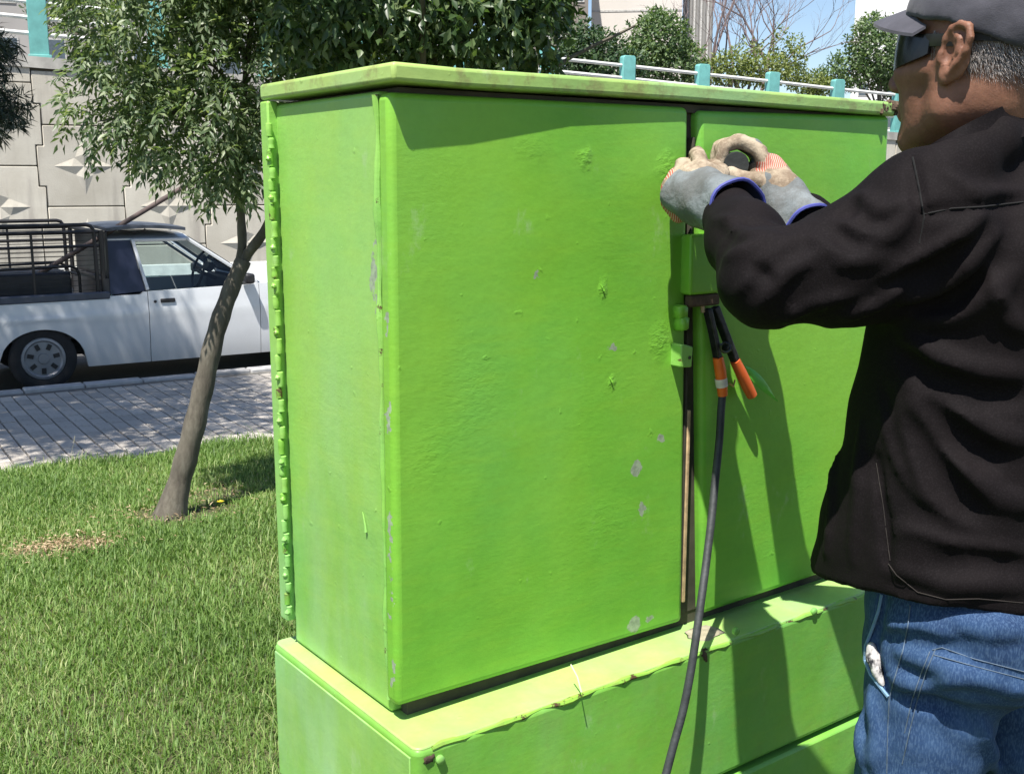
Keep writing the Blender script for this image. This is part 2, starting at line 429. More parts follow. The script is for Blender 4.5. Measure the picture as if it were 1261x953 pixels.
# ------------------------------------------------------------------ utility cabinet
CW, CD, CZB, CZT = 1.158, .385, .705, 1.631
C0 = np.array([-.1675, 1.57, 0])
cab = empty('utility_cabinet', C0, math.atan2(D1[1], D1[0]))
tag(cab, 'lumpy painted light green steel utility cabinet on a green plinth', 'utility cabinet')
def front(px, py, b=0.0):
    p = on_plane(px, py, C0 + D2*b, D2); return np.dot(p-C0, D1), p[2]
def side(px, py, a=0.0):
    p = on_plane(px, py, C0 + D1*a, D1); return np.dot(p-C0, D2), p[2]
def paint(name, col, chips=(), chalk=0.0, grime=0.0, rust=0.0, relief=1.0, wrinkles=()):
    t = NT(name)
    co = t.coord()
    big = t.noise(2.2, 4, .6); mid = t.noise(9, 5, .6)
    dark = tuple(c*.80 for c in col); lite = (col[0]*1.25, col[1]*1.10, col[2]*1.2)
    c = t.ramp(big, [(.34, dark), (.52, col), (.68, lite)])
    hue = t.rng(t.noise(1.5, 4, .62, t.mapping((1, 1, .8), (3.1, .7, 1.9))), .36, .64)
    c = t.mix(t.math('MULTIPLY', hue, .55), c, (col[0]*1.5, col[1]*1.06, col[2]*.95))
    cool = t.rng(t.noise(2.4, 3, .5, t.mapping((1, 1, .6), (7.3, 2.2, .4))), .50, .70)
    c = t.mix(t.math('MULTIPLY', cool, .32), c, (col[0]*.80, col[1]*.95, col[2]*2.2))
    fine = t.ramp(t.noise(70, 5, .7), [(.3, (.95, .95, .95)), (.7, (1.05, 1.05, 1.05))])
    c = t.mix(1.0, c, fine, 'MULTIPLY')
    scuff = t.math('MULTIPLY', t.rng(t.noise(11, 7, .72, t.mapping((1, 1, .55))), .60, .72), .35)
    c = t.mix(scuff, c, (.40, .52, .30))
    # brush marks, wide and soft
    br = t.noise(6, 5, .65, t.mapping((1.2, 1.2, 7)))
    c = t.mix(t.rng(br, .42, .72, 0, .28), c, (col[0]*1.5, col[1]*1.08, col[2]*.9))
    if chalk:
        st = t.noise(5, 6, .6, t.mapping((1.6, 1.6, .5)))
        z = t.sep()[2]
        k = t.math('MULTIPLY', t.rng(st, .30, .80, 0, 1), t.rng(z, .4, 1.5, chalk, chalk*.15))
        c = t.mix(k, c, (.42, .60, .46))
    if grime:
        gk = t.math('MULTIPLY', t.rng(t.noise(7, 8, .7, t.mapping((3, 3, 3))), .50, .66), grime)
        c = t.mix(gk, c, (.20, .15, .07))
    rough = t.rng(mid, .3, .7, .30, .48)
    hts = t.noise(150, 3, .5)
    if rust:
        rk = t.rng(t.noise(26, 8, .72), .60-rust*.12, .64-rust*.08)
        c = t.mix(rk, c, (.085, .05, .026))
    wob = t.n.new('ShaderNodeVectorMath'); wob.operation = 'ADD'
    sub = t.n.new('ShaderNodeVectorMath'); sub.operation = 'MULTIPLY_ADD'
    nn = t.n.new('ShaderNodeTexNoise'); nn.inputs['Scale'].default_value = 55; nn.inputs['Detail'].default_value = 4; t.l.new(co, nn.inputs['Vector'])
    t.l.new(nn.outputs['Color'], sub.inputs[0]); sub.inputs[1].default_value = (.032,)*3; sub.inputs[2].default_value = (-.016,)*3
    t.l.new(co, wob.inputs[0]); t.l.new(sub.outputs[0], wob.inputs[1])
    chip = None
    for (p, sx, sz) in chips:
        mp = t.mapping((1/sx, 1/sx, 1/sz), (-p[0]/sx, -p[1]/sx, -p[2]/sz), vec=wob.outputs[0])
        d = t.dist((0, 0, 0), mp)
        k = t.rng(d, .85, 1.0, 1, 0)
        chip = k if chip is None else t.math('MAXIMUM', chip, k)
    if chip is not None:
        gr = t.ramp(t.noise(90, 4), [(.35, (.20, .25, .17)), (.6, (.31, .38, .26)), (.75, (.26, .44, .14))])
        c = t.mix(chip, c, gr)
    t.set('Base Color', c); t.set('Roughness', rough); t.set('Specular IOR Level', .42)
    n = t.bump(t.noise(3.5, 2, .5), .06*relief, .05)                     # dents
    n = t.bump(t.noise(34, 4, .55, t.mapping((1, 1, 1.6))), .055*relief, .008, n)   # runs and brush relief
    pimp = t.rng(t.noise(48, 2, .4), .70, .84)
    n = t.bump(pimp, .25*relief, .003, n)                                 # pimples
    rip = t.math('MULTIPLY', t.noise(75, 3, .55, t.mapping((.8, .8, 2.2))), t.rng(t.noise(3.1, 3), .40, .62))
    n = t.bump(rip, .07*relief, .005, n)
    n = t.bump(hts, .07*relief, .0025, n)
    wr = None
    for (p, sx, sz) in wrinkles:
        wgt = .30 if sx > .045 else 1.0
        k = t.rng(t.dist((0, 0, 0), t.mapping((1/sx, 1/sx, 1/sz), (-p[0]/sx, -p[1]/sx, -p[2]/sz), vec=wob.outputs[0])), .0, 1.15, wgt, 0)
        wr = k if wr is None else t.math('MAXIMUM', wr, k)
    if wr is not None: n = t.bump(t.math('MULTIPLY', wr, t.noise(70, 4, .6, t.mapping((1, 1, 1.8)), dist=.4)), .30, .010, n)
    if chip is not None: n = t.bump(chip, -.6, .002, n)
    return t.m
GREEN = (.150, .42, .042)
def chips_at(lst, pl): return [((*( (front(x, y)[0], 0.0) if pl == 'f' else (0.0, side(x, y)[0])), (front(x, y) if pl == 'f' else side(x, y))[1]), sx, sz) for x, y, sx, sz in lst]
M_DOORL = paint('green_paint_left_door', GREEN, chips_at([(783, 576, .012, .016), (790, 627, .009, .017), (814, 541, .011, .009), (752, 428, .012, .007), (782, 768, .018, .016), (800, 762, .01, .009), (660, 340, .004, .004)], 'f') + [((-.004, .014, z_), .007, s_) for z_, s_ in ((1.30, .02), (1.16, .035), (.98, .05), (.86, .06), (.76, .04))], wrinkles=chips_at([(655, 182, .05, .022), (742, 356, .014, .022), (752, 470, .014, .014), (812, 420, .026, .040), (822, 205, .03, .03), (720, 195, .02, .02), (580, 480, .10, .12), (740, 640, .10, .07), (530, 560, .05, .08)], 'f'))
M_DOORR = paint('green_paint_right_door', (.150, .435, .045))
M_SIDE = paint('green_paint_side', (.205, .47, .085), chips_at([(459, 338, .010, .036), (464, 372, .005, .018), (462, 300, .004, .010)], 's'), chalk=.38)
M_EDGE = paint('green_paint_worn', (.185, .46, .075), chips_at([(461, 338, .010, .034), (466, 372, .006, .02)], 's'), chalk=.45, rust=.1)
M_LID = paint('green_paint_lid', (.27, .47, .13), grime=.55, chalk=.35)
M_RUSTG = paint('green_paint_rusty', (.17, .42, .06), rust=.45, grime=.5)
M_PLINTH = paint('green_paint_plinth', (.155, .42, .05), chips_at([(762, 916, .017, .010), (865, 806, .014, .02), (716, 852, .012, .008)], 'f'), chalk=.12, grime=.12)
M_RUST = simple('rust_mat', (.085, .055, .034), .9, var=.5, scale=40, bump=.6, bscale=120, bdist=.003)
M_TAN = simple('bare_edge_mat', (.42, .30, .16), .7, var=.35, scale=50, bump=.3, bscale=100, bdist=.002)
M_DARK = simple('cabinet_inner_mat', (.05, .045, .03), .85, var=.4, scale=20)
def door_part(name, quad, b0, b1, mat, bev=.011):
    m = MB()
    TL, TR, BR, BL = quad
    n = 10; vs = []
    # gently bowed front skin
    g_ = []
    for i in range(n+1):
        row = []
        for j in range(n+1):
            u, v = i/n, j/n
            p = (np.array(BL)*(1-u)+np.array(BR)*u)*(1-v) + (np.array(TL)*(1-u)+np.array(TR)*u)*v
            bow = .004*math.sin(math.pi*u)*math.sin(math.pi*v)*(1+.5*math.sin(5*u+3*v)) if 0 < i < n and 0 < j < n else 0
            row.append((p[0], b0 - bow, p[1]))
        g_.append(row)
    m.grid(g_); k = n+1
    ring = [(i, 0) for i in range(n)] + [(n, j) for j in range(n)] + [(i, n) for i in range(n, 0, -1)] + [(0, j) for j in range(n, 0, -1)]
    idx = [i*k+j for i, j in ring]; o = len(m.v)
    m.v += [(m.v[q_][0], b1, m.v[q_][2]) for q_ in idx]
    L = len(idx)
    for a in range(L): m.f.append((idx[a], idx[(a+1) % L], o+(a+1) % L, o+a)); m.m.append(0)
    m.f.append(tuple(o+a for a in range(L))); m.m.append(0)
    return m.build(name, mat, cab, bevel=bev, seg=4)
DL = door_part('left_door', [front(479, 113), front(849, 132), front(841, 766), front(489, 872)], 0, .036, [M_DOORL])
DL.name = 'door'
DR = door_part('door', [front(861, 136), front(1097, 143), (1.158, CZB), front(866, 757)], 0, .036, [M_DOORR])
# body shell behind the doors
b = MB(); b.span(.001, CW-.002, .040, CD, .6825, CZT+.000)
b.build('body', M_SIDE, cab, bevel=.008, seg=3)
# rolled edge between the side and the door, worn
zz = np.linspace(CZB+.004, CZT-.006, 40); b = MB()
b.tube([(-.0015 + .0015*math.sin(z*37), .040 + .001*math.sin(z*23+1), z) for z in zz], [.0055 + .0016*math.sin(z*31) + .001*math.sin(z*83) for z in zz], 8)
b.build('corner_fold', M_EDGE, cab, smooth=True)
b = MB(); b.span(.56, .70, .020, .0395, CZB+.002, CZT-.004); b.build('center_post', M_DARK, cab)
b = MB(); a0, z0 = front(851, 745); a1, z1 = front(856, 588)
b.span(.606, .6135, .004, .0198, .735, 1.10); b.build('edge_strip', M_TAN, cab, bevel=.002)
b = MB(); b.span(.600, .6055, .006, .0195, .72, 1.58); b.build('seal_strip', M_DARK, cab, bevel=.001)
# lid: overhang shrinks away from the near corner
def lid_poly():
    return [(-.012, -.026), (.10, -.023), (.30, -.015), (.55, -.011), (CW-.02, -.012), (CW+.004, -.006), (CW+.006, CD+.03), (-.012, CD+.03)]
b = MB(); b.prism(lid_poly(), CZT+.0045, CZT+.031, lambda u, v, w: np.array([u, v, w + (.004*math.sin(u*3)) + (0.003 if u < 0 else 0)]))
b.build('lid', M_LID, cab, bevel=.006, seg=3)
b = MB(); b.span(.02, CW-.03, .012, CD-.01, CZT-.010, CZT+.0035); b.build('lid_gap_shade', M_DARK, cab)  # dark filler, painted shade in the gap under the lid
b = MB()
for k in range(26):
    a = CW - .03 + pr.uniform(-.03, .03); b.box((a, -.010+pr.uniform(0, .004), CZT+.014+pr.uniform(-.008, .016)), (pr.uniform(.004, .016),)*3, np.linalg.qr(np.random.default_rng(k).normal(size=(3, 3)))[0])
b.build('rust_crust', M_RUST, cab, bevel=.001)
# rear hinge: a leaf of steel and staggered knuckles under thick paint
b = MB(); b.span(-.014, .006, CD-.004, CD+.026, CZB+.02, CZT+.005); b.build('hinge_leaf', M_SIDE, cab, bevel=.003)
b = MB(); b.span(.002, CW, CD+.001, CD+.024, CZB+.02, CZT+.004); b.build('rear_door', M_SIDE, cab, bevel=.004)
kn = None; z = CZB + .035; k = 0
while z < CZT - .03:
    h = pr.choice([.018, .022, .027]); off = .0030 if k % 2 else 0
    b = MB(); n_ = 4
    prof = [(0, .0036), (.0012, .0054+pr.uniform(-.0006, .0006))] + [(h*q_/n_, .0054 + pr.uniform(-.0007, .0007)) for q_ in range(1, n_)] + [(h-.0012, .0054), (h, .0036)]
    b.lathe(prof, (-.013-off*.6, CD-.012+off, z), (0, 0, 1), 9)
    if k % 3 == 0: b.lathe([(0, .001), (.002, .0042), (.005, .0050), (.008, .003), (.010, .001)], (-.018, CD-.015+off, z+pr.uniform(.004, h-.014)), (pr.uniform(-.3, .3), pr.uniform(-.3, .3), 1), 8)
    b.build('hinge_knuckle', M_RUSTG if k % 4 == 1 else M_SIDE, cab, smooth=True)
    z += h + .0018; k += 1
# latch lugs on the left door, lock box across the gap
def lump(name, c, size, mat, seed, par=cab, amp=.22):
    b = MB(); rr = np.random.default_rng(seed); n1, n2 = 10, 7; P = []
    for i in range(n1):
        row = []
        for j in range(n2):
            th, ph = 2*math.pi*i/n1, math.pi*j/(n2-1)
            d = np.array([math.cos(th)*math.sin(ph), math.sin(th)*math.sin(ph), math.cos(ph)])
            d = np.sign(d)*np.abs(d)**.6
            row.append(np.asarray(c) + d*np.asarray(size)*(1+amp*(rr.random()-.5)))
        P.append(row)
    b.grid(P, closed_u=True); return b.build(name, mat, par, smooth=True, auto=False)
a_, z_ = front(833, 392)
lump('latch_lug', (a_, -.008, z_+.012), (.012, .014, .012), M_DOORL, 1)
lump('latch_lug', (a_+.002, -.010, z_-.008), (.011, .015, .013), M_DOORL, 2)
a_, z_ = front(833, 437)
b = MB(); b.prism([(-.014, -.018), (.013, -.020), (.015, .016), (-.010, .023), (-.014, .020)], -.026, .002, lambda u, v, w: np.array([a_+u, w, z_+v])); o = b.build('latch_plate', M_EDGE, cab, bevel=.004)
b = MB(); b.lathe([(0, .0032), (.0012, .0032)], (a_+.005, -.0268, z_-.002), (0, -1, 0), 8); b.build('latch_hole', M_DARK, o)
a0, zt_ = front(850, 290, -.04); a1, zb_ = front(892, 362, -.04)
b = MB(); a0 += .020; a1 += .018; b.span(a0, a1, -.024, .004, zb_, zt_); lb = b.build('lock_box', M_DOORL, cab, bevel=.005)
b = MB(); b.span(a0+.008, a1-.006, -.020, -.002, zb_-.022, zb_-.001); b.build('lock_body', M_RUST, lb, bevel=.004)
b = MB(); b.tube([front(858, 372)[0:1] + (-.012, front(858, 372)[1]), (front(858, 384)[0], -.016, front(858, 384)[1])], .004, 6); b.build('lock_pin', M_TAN, lb)
# paint runs
for (x, y, pl, s_) in [(452, 655, 's', 1.0), (742, 358, 'f', .6), (752, 470, 'f', .5)]:
    if pl == 's': bb, z_ = side(x, y); P = [(-.0005, bb+.012*s_, z_+.030*s_), (-.001, bb+.007*s_, z_+.020*s_), (-.0015, bb+.002, z_+.008), (-.002, bb, z_)]
    else: aa, z_ = front(x, y); P = [(aa-.010*s_, -.001, z_+.018*s_), (aa-.005*s_, -.0025, z_+.010*s_), (aa, -.004, z_)]
    b = MB(); b.tube(P, [.0008, .0012, .0016, .0024][:len(P)], 6); b.build('paint_run', M_SIDE if pl == 's' else M_DOORL, cab, smooth=True)

# plinth
PA0, PA1, PB0, PB1, PZ = -.030, CW+.012, -.083, .415, .680
LOW = .405
b = MB(); rr_ = .035
def rrect(a0, a1, b0, b1, r, n=5):
    P = []
    for (cx, cy, st) in ((a1-r, b1-r, 0), (a0+r, b1-r, 90), (a0+r, b0+r, 180), (a1-r, b0+r, 270)):
        for k in range(n+1): a = R(st + 90*k/n); P.append((cx + r*math.cos(a), cy + r*math.sin(a)))
    return P
b.prism(rrect(PA0, PA1, PB0, PB1, .016), LOW+.010, PZ, lambda u, v, w: np.array([u, v, w])); 
pl_o = b.build('plinth', M_PLINTH, cab, bevel=.010, seg=4)
b = MB(); b.prism(rrect(PA0-.006, PA1+.006, PB0-.006, PB1+.006, .02), -.06, LOW, lambda u, v, w: np.array([u, v, w])); b.build('plinth_footing', M_PLINTH, cab, bevel=.006)
b = MB(); b.prism(rrect(PA0+.02, PA1-.02, PB0+.02, PB1-.02, .02), LOW-.001, LOW+.0105, lambda u, v, w: np.array([u, v, w])); b.build('plinth_joint', M_DARK, cab)
b = MB(); b.prism(rrect(PA0+.003, PA1-.003, PB0+.003, PB1-.003, .014), PZ-.006, PZ+.0015, lambda u, v, w: np.array([u, v, w])); b.build('plinth_top', paint('green_paint_sunlit', (.31, .53, .14), chalk=.15, grime=.10), cab, bevel=.0025)  # paler sheet: strong sun on the ledge put into the colour
b = MB(); b.span(PA0-.0022, PA0+.002, PB0+.013, PB1-.013, LOW+.022, PZ-.013); b.build('plinth_side', M_SIDE, cab, bevel=.0015)
# curled lip along the front edge of the plinth top
def lip_pt(x, y): p = on_plane(x, y, (0, 0, PZ), (0, 0, 1)); return np.dot(p-C0, D1)
aa = np.linspace(PA0+.03, PA1-.05, 60); b = MB()
b.tube([(a, PB0+.003+.0015*math.sin(a*41)+.001*math.sin(a*97), PZ-.004+.0012*math.sin(a*67)) for a in aa], [.0042+.0014*math.sin(a*53)+.0008*math.sin(a*151) for a in aa], 7)
b.build('plinth_lip', paint('green_paint_lip', (.24, .50, .07), rust=.35, grime=.3), cab, smooth=True)
b = MB(); b.span(.02, CW-.01, .022, .0398, PZ-.004, CZB+.01); b.build('plinth_neck', M_DARK, cab)  # recess coloured dark to deepen the shade below the doors
def pfront(x, y): return front(x, y, PB0)
for (x, y, sc_) in ((1001, 752, 1.0), (905, 776, .9), (541, 934, 1.2)):
    a_, z_ = pfront(x, y)
    b = MB(); b.lathe([(0, .007), (.003, .0075), (.0065, .0072), (.0075, .006), (.0085, .001)], (a_, PB0+.001, z_), (0, -1, -.1), 9); b.build('bolt', M_EDGE, cab, smooth=True)
lump('dirt_crust', (pfront(528, 934)[0], PB0+.001, pfront(528, 934)[1]), (.010, .0035, .006), M_RUST, 5, amp=.9)
lump('dirt_crust', (pfront(868, 806)[0], PB0+.001, pfront(868, 806)[1]), (.007, .003, .011), M_RUST, 6, amp=.9)
lump('dirt_crust', (front(852, 766)[0], -.03, PZ+.002), (.035, .03, .004), simple('crust_mat', (.30, .27, .19), .9, var=.3, scale=60), 8, amp=.5)
# ------------------------------------------------------------------ implicit surfaces for the worker
class Vol:
    "signed distance grid; smooth unions of primitives, meshed with surface nets"
    def __init__(s, lo, hi, h):
        s.lo = np.asarray(lo, float); s.h = h
        s.n = np.ceil((np.asarray(hi, float) - s.lo)/h).astype(int) + 1
        s.ax = [(s.lo[k] + h*np.arange(s.n[k])).astype(np.float32) for k in range(3)]
        s.D = np.full(tuple(s.n), 1.0, np.float32)
    def sub(s, lo, hi):
        a = np.clip(np.floor((np.asarray(lo)-s.lo)/s.h).astype(int), 0, s.n-1); b = np.clip(np.ceil((np.asarray(hi)-s.lo)/s.h).astype(int)+1, 1, s.n)
        if np.any(b <= a): return None
        sl = tuple(slice(int(x), int(y)) for x, y in zip(a, b))
        X, Y, Z = np.meshgrid(s.ax[0][sl[0]], s.ax[1][sl[1]], s.ax[2][sl[2]], indexing='ij'); return sl, X, Y, Z
    def put(s, sl, d, k, op='u'):
        o = s.D[sl]
        if op == 'u':
            h = np.clip(.5 + .5*(o-d)/k, 0, 1); s.D[sl] = o*(1-h) + d*h - k*h*(1-h)
        elif op == 's':
            d = -d; h = np.clip(.5 - .5*(o-d)/k, 0, 1); s.D[sl] = o*(1-h) + d*h + k*h*(1-h)
        else:
            h = np.clip(.5 - .5*(o-d)/k, 0, 1); s.D[sl] = o*(1-h) + d*h + k*h*(1-h)
    def cap(s, a, b, r1, r2=None, k=.01, op='u'):
        a = np.asarray(a, float); b = np.asarray(b, float); r2 = r1 if r2 is None else r2; m = max(r1, r2) + 2.5*k + .01
        q = s.sub(np.minimum(a, b)-m, np.maximum(a, b)+m)
        if q is None: return s
        sl, X, Y, Z = q; d = b-a; L = max(float(d@d), 1e-9)
        t = np.clip(((X-a[0])*d[0] + (Y-a[1])*d[1] + (Z-a[2])*d[2])/L, 0, 1)
        dist = np.sqrt((X-a[0]-t*d[0])**2 + (Y-a[1]-t*d[1])**2 + (Z-a[2]-t*d[2])**2) - (r1 + (r2-r1)*t)
        s.put(sl, dist, k, op); return s
    def chain(s, pts, rs, k=.01, op='u'):
        rs = [rs]*len(pts) if np.isscalar(rs) else rs
        for i in range(len(pts)-1): s.cap(pts[i], pts[i+1], rs[i], rs[i+1], k, op)
        return s
    def ell(s, c, r, A=None, k=.01, op='u'):
        c = np.asarray(c, float); r = np.asarray(r, float); A = np.eye(3) if A is None else np.asarray(A, float); m = float(r.max()) + 2.5*k + .02
        q = s.sub(c-m, c+m)
        if q is None: return s
        sl, X, Y, Z = q; X = X-c[0]; Y = Y-c[1]; Z = Z-c[2]
        L = [(X*A[i][0] + Y*A[i][1] + Z*A[i][2]) for i in range(3)]
        k0 = np.sqrt(sum((L[i]/r[i])**2 for i in range(3))); k1 = np.sqrt(sum((L[i]/r[i]**2)**2 for i in range(3)))
        s.put(sl, k0*(k0-1)/np.maximum(k1, 1e-6), k, op); return s
    def whole(s):
        return np.meshgrid(*s.ax, indexing='ij')
    def trunk(s, levels, f, l, k=.02, p=2.3):
        "levels: (z, cx, cy, half width along l, half depth along f)"
        X, Y, Z = s.whole(); lv = np.array(sorted(levels)); z = np.clip(Z, lv[0, 0], lv[-1, 0])
        g = [np.interp(z, lv[:, 0], lv[:, i]).astype(np.float32) for i in range(1, 5)]
        dx, dy = X-g[0], Y-g[1]; u = np.abs(dx*l[0] + dy*l[1]); v = np.abs(dx*f[0] + dy*f[1])
        q = ((u/g[2])**p + (v/g[3])**p)**(1/p)
        d = (q-1)*np.minimum(g[2], g[3]); d = np.maximum(d, np.maximum(lv[0, 0]-Z, Z-lv[-1, 0]))
        s.put(tuple(slice(None) for _ in range(3)), d.astype(np.float32), k); return s
    def sample(s, P):
        q = (np.asarray(P)-s.lo)/s.h
        if np.any(q < 0) or np.any(q >= s.n-1): return .05
        i = q.astype(int); f = q-i; D = s.D[i[0]:i[0]+2, i[1]:i[1]+2, i[2]:i[2]+2]
        D = D[0]*(1-f[0]) + D[1]*f[0]; D = D[0]*(1-f[1]) + D[1]*f[1]; return float(D[0]*(1-f[2]) + D[1]*f[2])
    def hit(s, px, py, t0=.9, t1=2.4):
        d = ray(px, py); t = t0
        while t < t1:
            v = s.sample(CAM + d*t)
            if v < .0015: return CAM + d*t
            t += max(.002, min(v*.6, .02))
        return None
    def polyline(s, pts, n=6, push=0.0):
        "pixel polyline of the photograph dropped on the surface"
        out = []
        for (x0, y0), (x1, y1) in zip(pts[:-1], pts[1:]):
            for k in range(n): out.append((x0+(x1-x0)*k/n, y0+(y1-y0)*k/n))
        out.append(pts[-1]); res = []
        for x, y in out:
            p = s.hit(x, y)
            if p is not None:
                d = ray(x, y); res.append(p + d/np.linalg.norm(d)*push)
        return res
    def fold(s, pts, r=.012, depth=.006, k=.012, n=5):
        "raised fold following a pixel polyline"
        P = s.polyline(pts, n, push=r-depth)
        P = [p for i, p in enumerate(P) if i == 0 or np.linalg.norm(p-P[i-1]) < .06]
        m = len(P)
        if m < 2: return s
        rs = [r*(.45+.55*math.sin(math.pi*min(1, max(0, (i+.5)/m)))) for i in range(m)]
        return s.chain(P, rs, k)
    def valley(s, pts, r=.012, depth=.007, k=.012, n=5):
        P = s.polyline(pts, n, push=-(r-depth))
        P = [p for i, p in enumerate(P) if i == 0 or np.linalg.norm(p-P[i-1]) < .06]
        m = len(P)
        if m < 2: return s
        rs = [r*(.45+.55*math.sin(math.pi*(i+.5)/m)) for i in range(m)]
        return s.chain(P, rs, k, 's')
    def mesh(s, name, mat, parent=None, smooth_it=1, extra=None):
        V, F = s.geo(smooth_it)
        if extra is not None: F = np.concatenate([F, extra[1] + len(V)]); V = np.concatenate([V, extra[0]])
        off = np.array(parent_loc(parent)) if parent is not None else 0
        return fast_mesh(name, V - off, F, mat, parent, smooth=True)
    def geo(s, smooth_it=1):
        D = s.D; S = D < 0; nx, ny, nz = D.shape
        c = np.zeros((nx-1, ny-1, nz-1), np.int8)
        for i in (0, 1):
            for j in (0, 1):
                for k in (0, 1): c += S[i:nx-1+i, j:ny-1+j, k:nz-1+k]
        mask = (c > 0) & (c < 8); idx = np.full(mask.shape, -1, np.int64); cells = np.argwhere(mask); idx[mask] = np.arange(len(cells))
        acc = np.zeros((len(cells), 3)); cnt = np.zeros(len(cells)); corners = [(i, j, k) for i in (0, 1) for j in (0, 1) for k in (0, 1)]
        val = {q: D[cells[:, 0]+q[0], cells[:, 1]+q[1], cells[:, 2]+q[2]] for q in corners}
        for q in corners:
            for a in range(3):
                if q[a] == 0:
                    w = list(q); w[a] = 1; w = tuple(w); va, vb = val[q], val[w]; x = (va < 0) != (vb < 0)
                    t = np.where(x, va/np.where(x, va-vb, 1), 0); p = np.tile(np.array(q, float), (len(cells), 1)); p[:, a] += t
                    acc[x] += p[x]; cnt[x] += 1
        V = s.lo + s.h*(cells + acc/np.maximum(cnt, 1)[:, None])
        F = []
        for a in range(3):
            b, d = (a+1) % 3, (a+2) % 3
            sl0 = [slice(None)]*3; sl1 = [slice(None)]*3; sl0[a] = slice(0, -1); sl1[a] = slice(1, None)
            for q_ in (b, d): sl0[q_] = slice(1, -1); sl1[q_] = slice(1, -1)
            A = S[tuple(sl0)]; B = S[tuple(sl1)]; e = np.argwhere(A != B)
            if not len(e): continue
            flip = A[tuple(e.T)]; base = e.copy(); base[:, b] += 1; base[:, d] += 1
            def g_(db, dd):
                q_ = base.copy(); q_[:, b] += db; q_[:, d] += dd; return idx[tuple(q_.T)]
            quad = np.stack([g_(-1, -1), g_(0, -1), g_(0, 0), g_(-1, 0)], 1)
            quad[~flip] = quad[~flip][:, ::-1]; F.append(quad)
        F = np.concatenate(F); F = F[(F >= 0).all(1)]
        for _ in range(smooth_it):
            acc = np.zeros_like(V); cnt = np.zeros(len(V))
            for i in range(4):
                a_, b_ = F[:, i], F[:, (i+1) % 4]
                np.add.at(acc, a_, V[b_]); np.add.at(cnt, a_, 1); np.add.at(acc, b_, V[a_]); np.add.at(cnt, b_, 1)
            V = .5*V + .5*acc/np.maximum(cnt, 1)[:, None]
        return V, F
def parent_loc(o):
    p = Vector((0, 0, 0))
    while o is not None: p = p + o.location; o = o.parent
    return p
# ------------------------------------------------------------------ worker
FW = np.array([-.53, .848, 0]); LW_ = np.array([-.848, -.53, 0]); UP = np.array([0, 0, 1.0])
TC = np.array([.722, 1.592])                                   # axis of the trunk on the ground plan
worker = empty('person', (TC[0], TC[1], 0.0))
tag(worker, 'worker in black jacket, jeans, cap and leather gloves working at the green cabinet', 'person')
def lev(z, w, d, fwd=0.0, left=0.0):
    c = TC + FW[:2]*fwd + LW_[:2]*left; return (z, c[0], c[1], w, d)
LS = at(1140, 268, 1.485); RS = LS - LW_*.37
LE = at(944, 346, 1.50); LWR = at(898, 262, 1.70)
RE = at(1120, 365, 1.78); RWR = at(988, 276, 1.79)
HC = np.array([.628, 1.556, 1.674])
hf0 = np.array([-.560, .829, 0]); hl = np.array([-.829, -.560, 0]); tl = R(-6)
hf = hf0*math.cos(tl) - UP*math.sin(tl); hu = UP*math.cos(tl) + hf0*math.sin(tl); HA = (hf, hl, hu)
def hp(f, l, u): return HC + hf*f + hl*l + hu*u

# --- body: one continuous figure, mostly under the clothes
SKIN = NT('skin_mat'); c = SKIN.ramp(SKIN.noise(22, 6, .65), [(.3, (.135, .056, .032)), (.55, (.205, .092, .054)), (.75, (.26, .125, .078))])
c = SKIN.mix(SKIN.rng(SKIN.noise(160, 3), .55, .75, 0, .45), c, (.115, .052, .033))
SKIN.set('Base Color', c); SKIN.set('Roughness', .62); SKIN.set('Subsurface Weight', .12); SKIN.set('Subsurface Radius', (.8, .3, .15)); SKIN.set('Subsurface Scale', .004)
nb = SKIN.bump(SKIN.noise(110, 4, .6), .35, .002); SKIN.bump(SKIN.noise(28, 4), .3, .004, nb)
B = Vol((.2, 1.3, .0), (1.12, 2.0, 1.84), .0085)
B.trunk([lev(.86, .15, .11), lev(1.0, .155, .105), lev(1.15, .165, .11), lev(1.32, .175, .115), lev(1.42, .15, .09), lev(1.5, .07, .05)], FW, LW_, .02)
HIPL = np.array([*(TC + LW_[:2]*.085), .90]); HIPR = np.array([*(TC - LW_[:2]*.085), .90])
KNL = np.array([*(TC + LW_[:2]*.125 + FW[:2]*.02), .48]); KNR = np.array([*(TC - LW_[:2]*.125 + FW[:2]*.0), .48])
ANL = np.array([*(TC + LW_[:2]*.15 - FW[:2]*.02), .085]); ANR = np.array([*(TC - LW_[:2]*.15 - FW[:2]*.05), .085])
for h_, k_, a_ in ((HIPL, KNL, ANL), (HIPR, KNR, ANR)):
    B.cap(h_, k_, .085, .055, .03); B.cap(k_, a_, .052, .04, .02); B.cap(a_ - UP*.035, a_ + FW*.15 - UP*.05, .038, .03, .02)
for s_, e_, w_ in ((LS, LE, LWR), (RS, RE, RWR)):
    B.cap(s_, e_, .05, .042, .03); B.cap(e_, w_, .042, .032, .02)
NB = np.array([.70, 1.60, 1.48])
B.cap(NB, NB*.6 + hp(-.03, 0, -.06)*.4, .060, .056, .03)
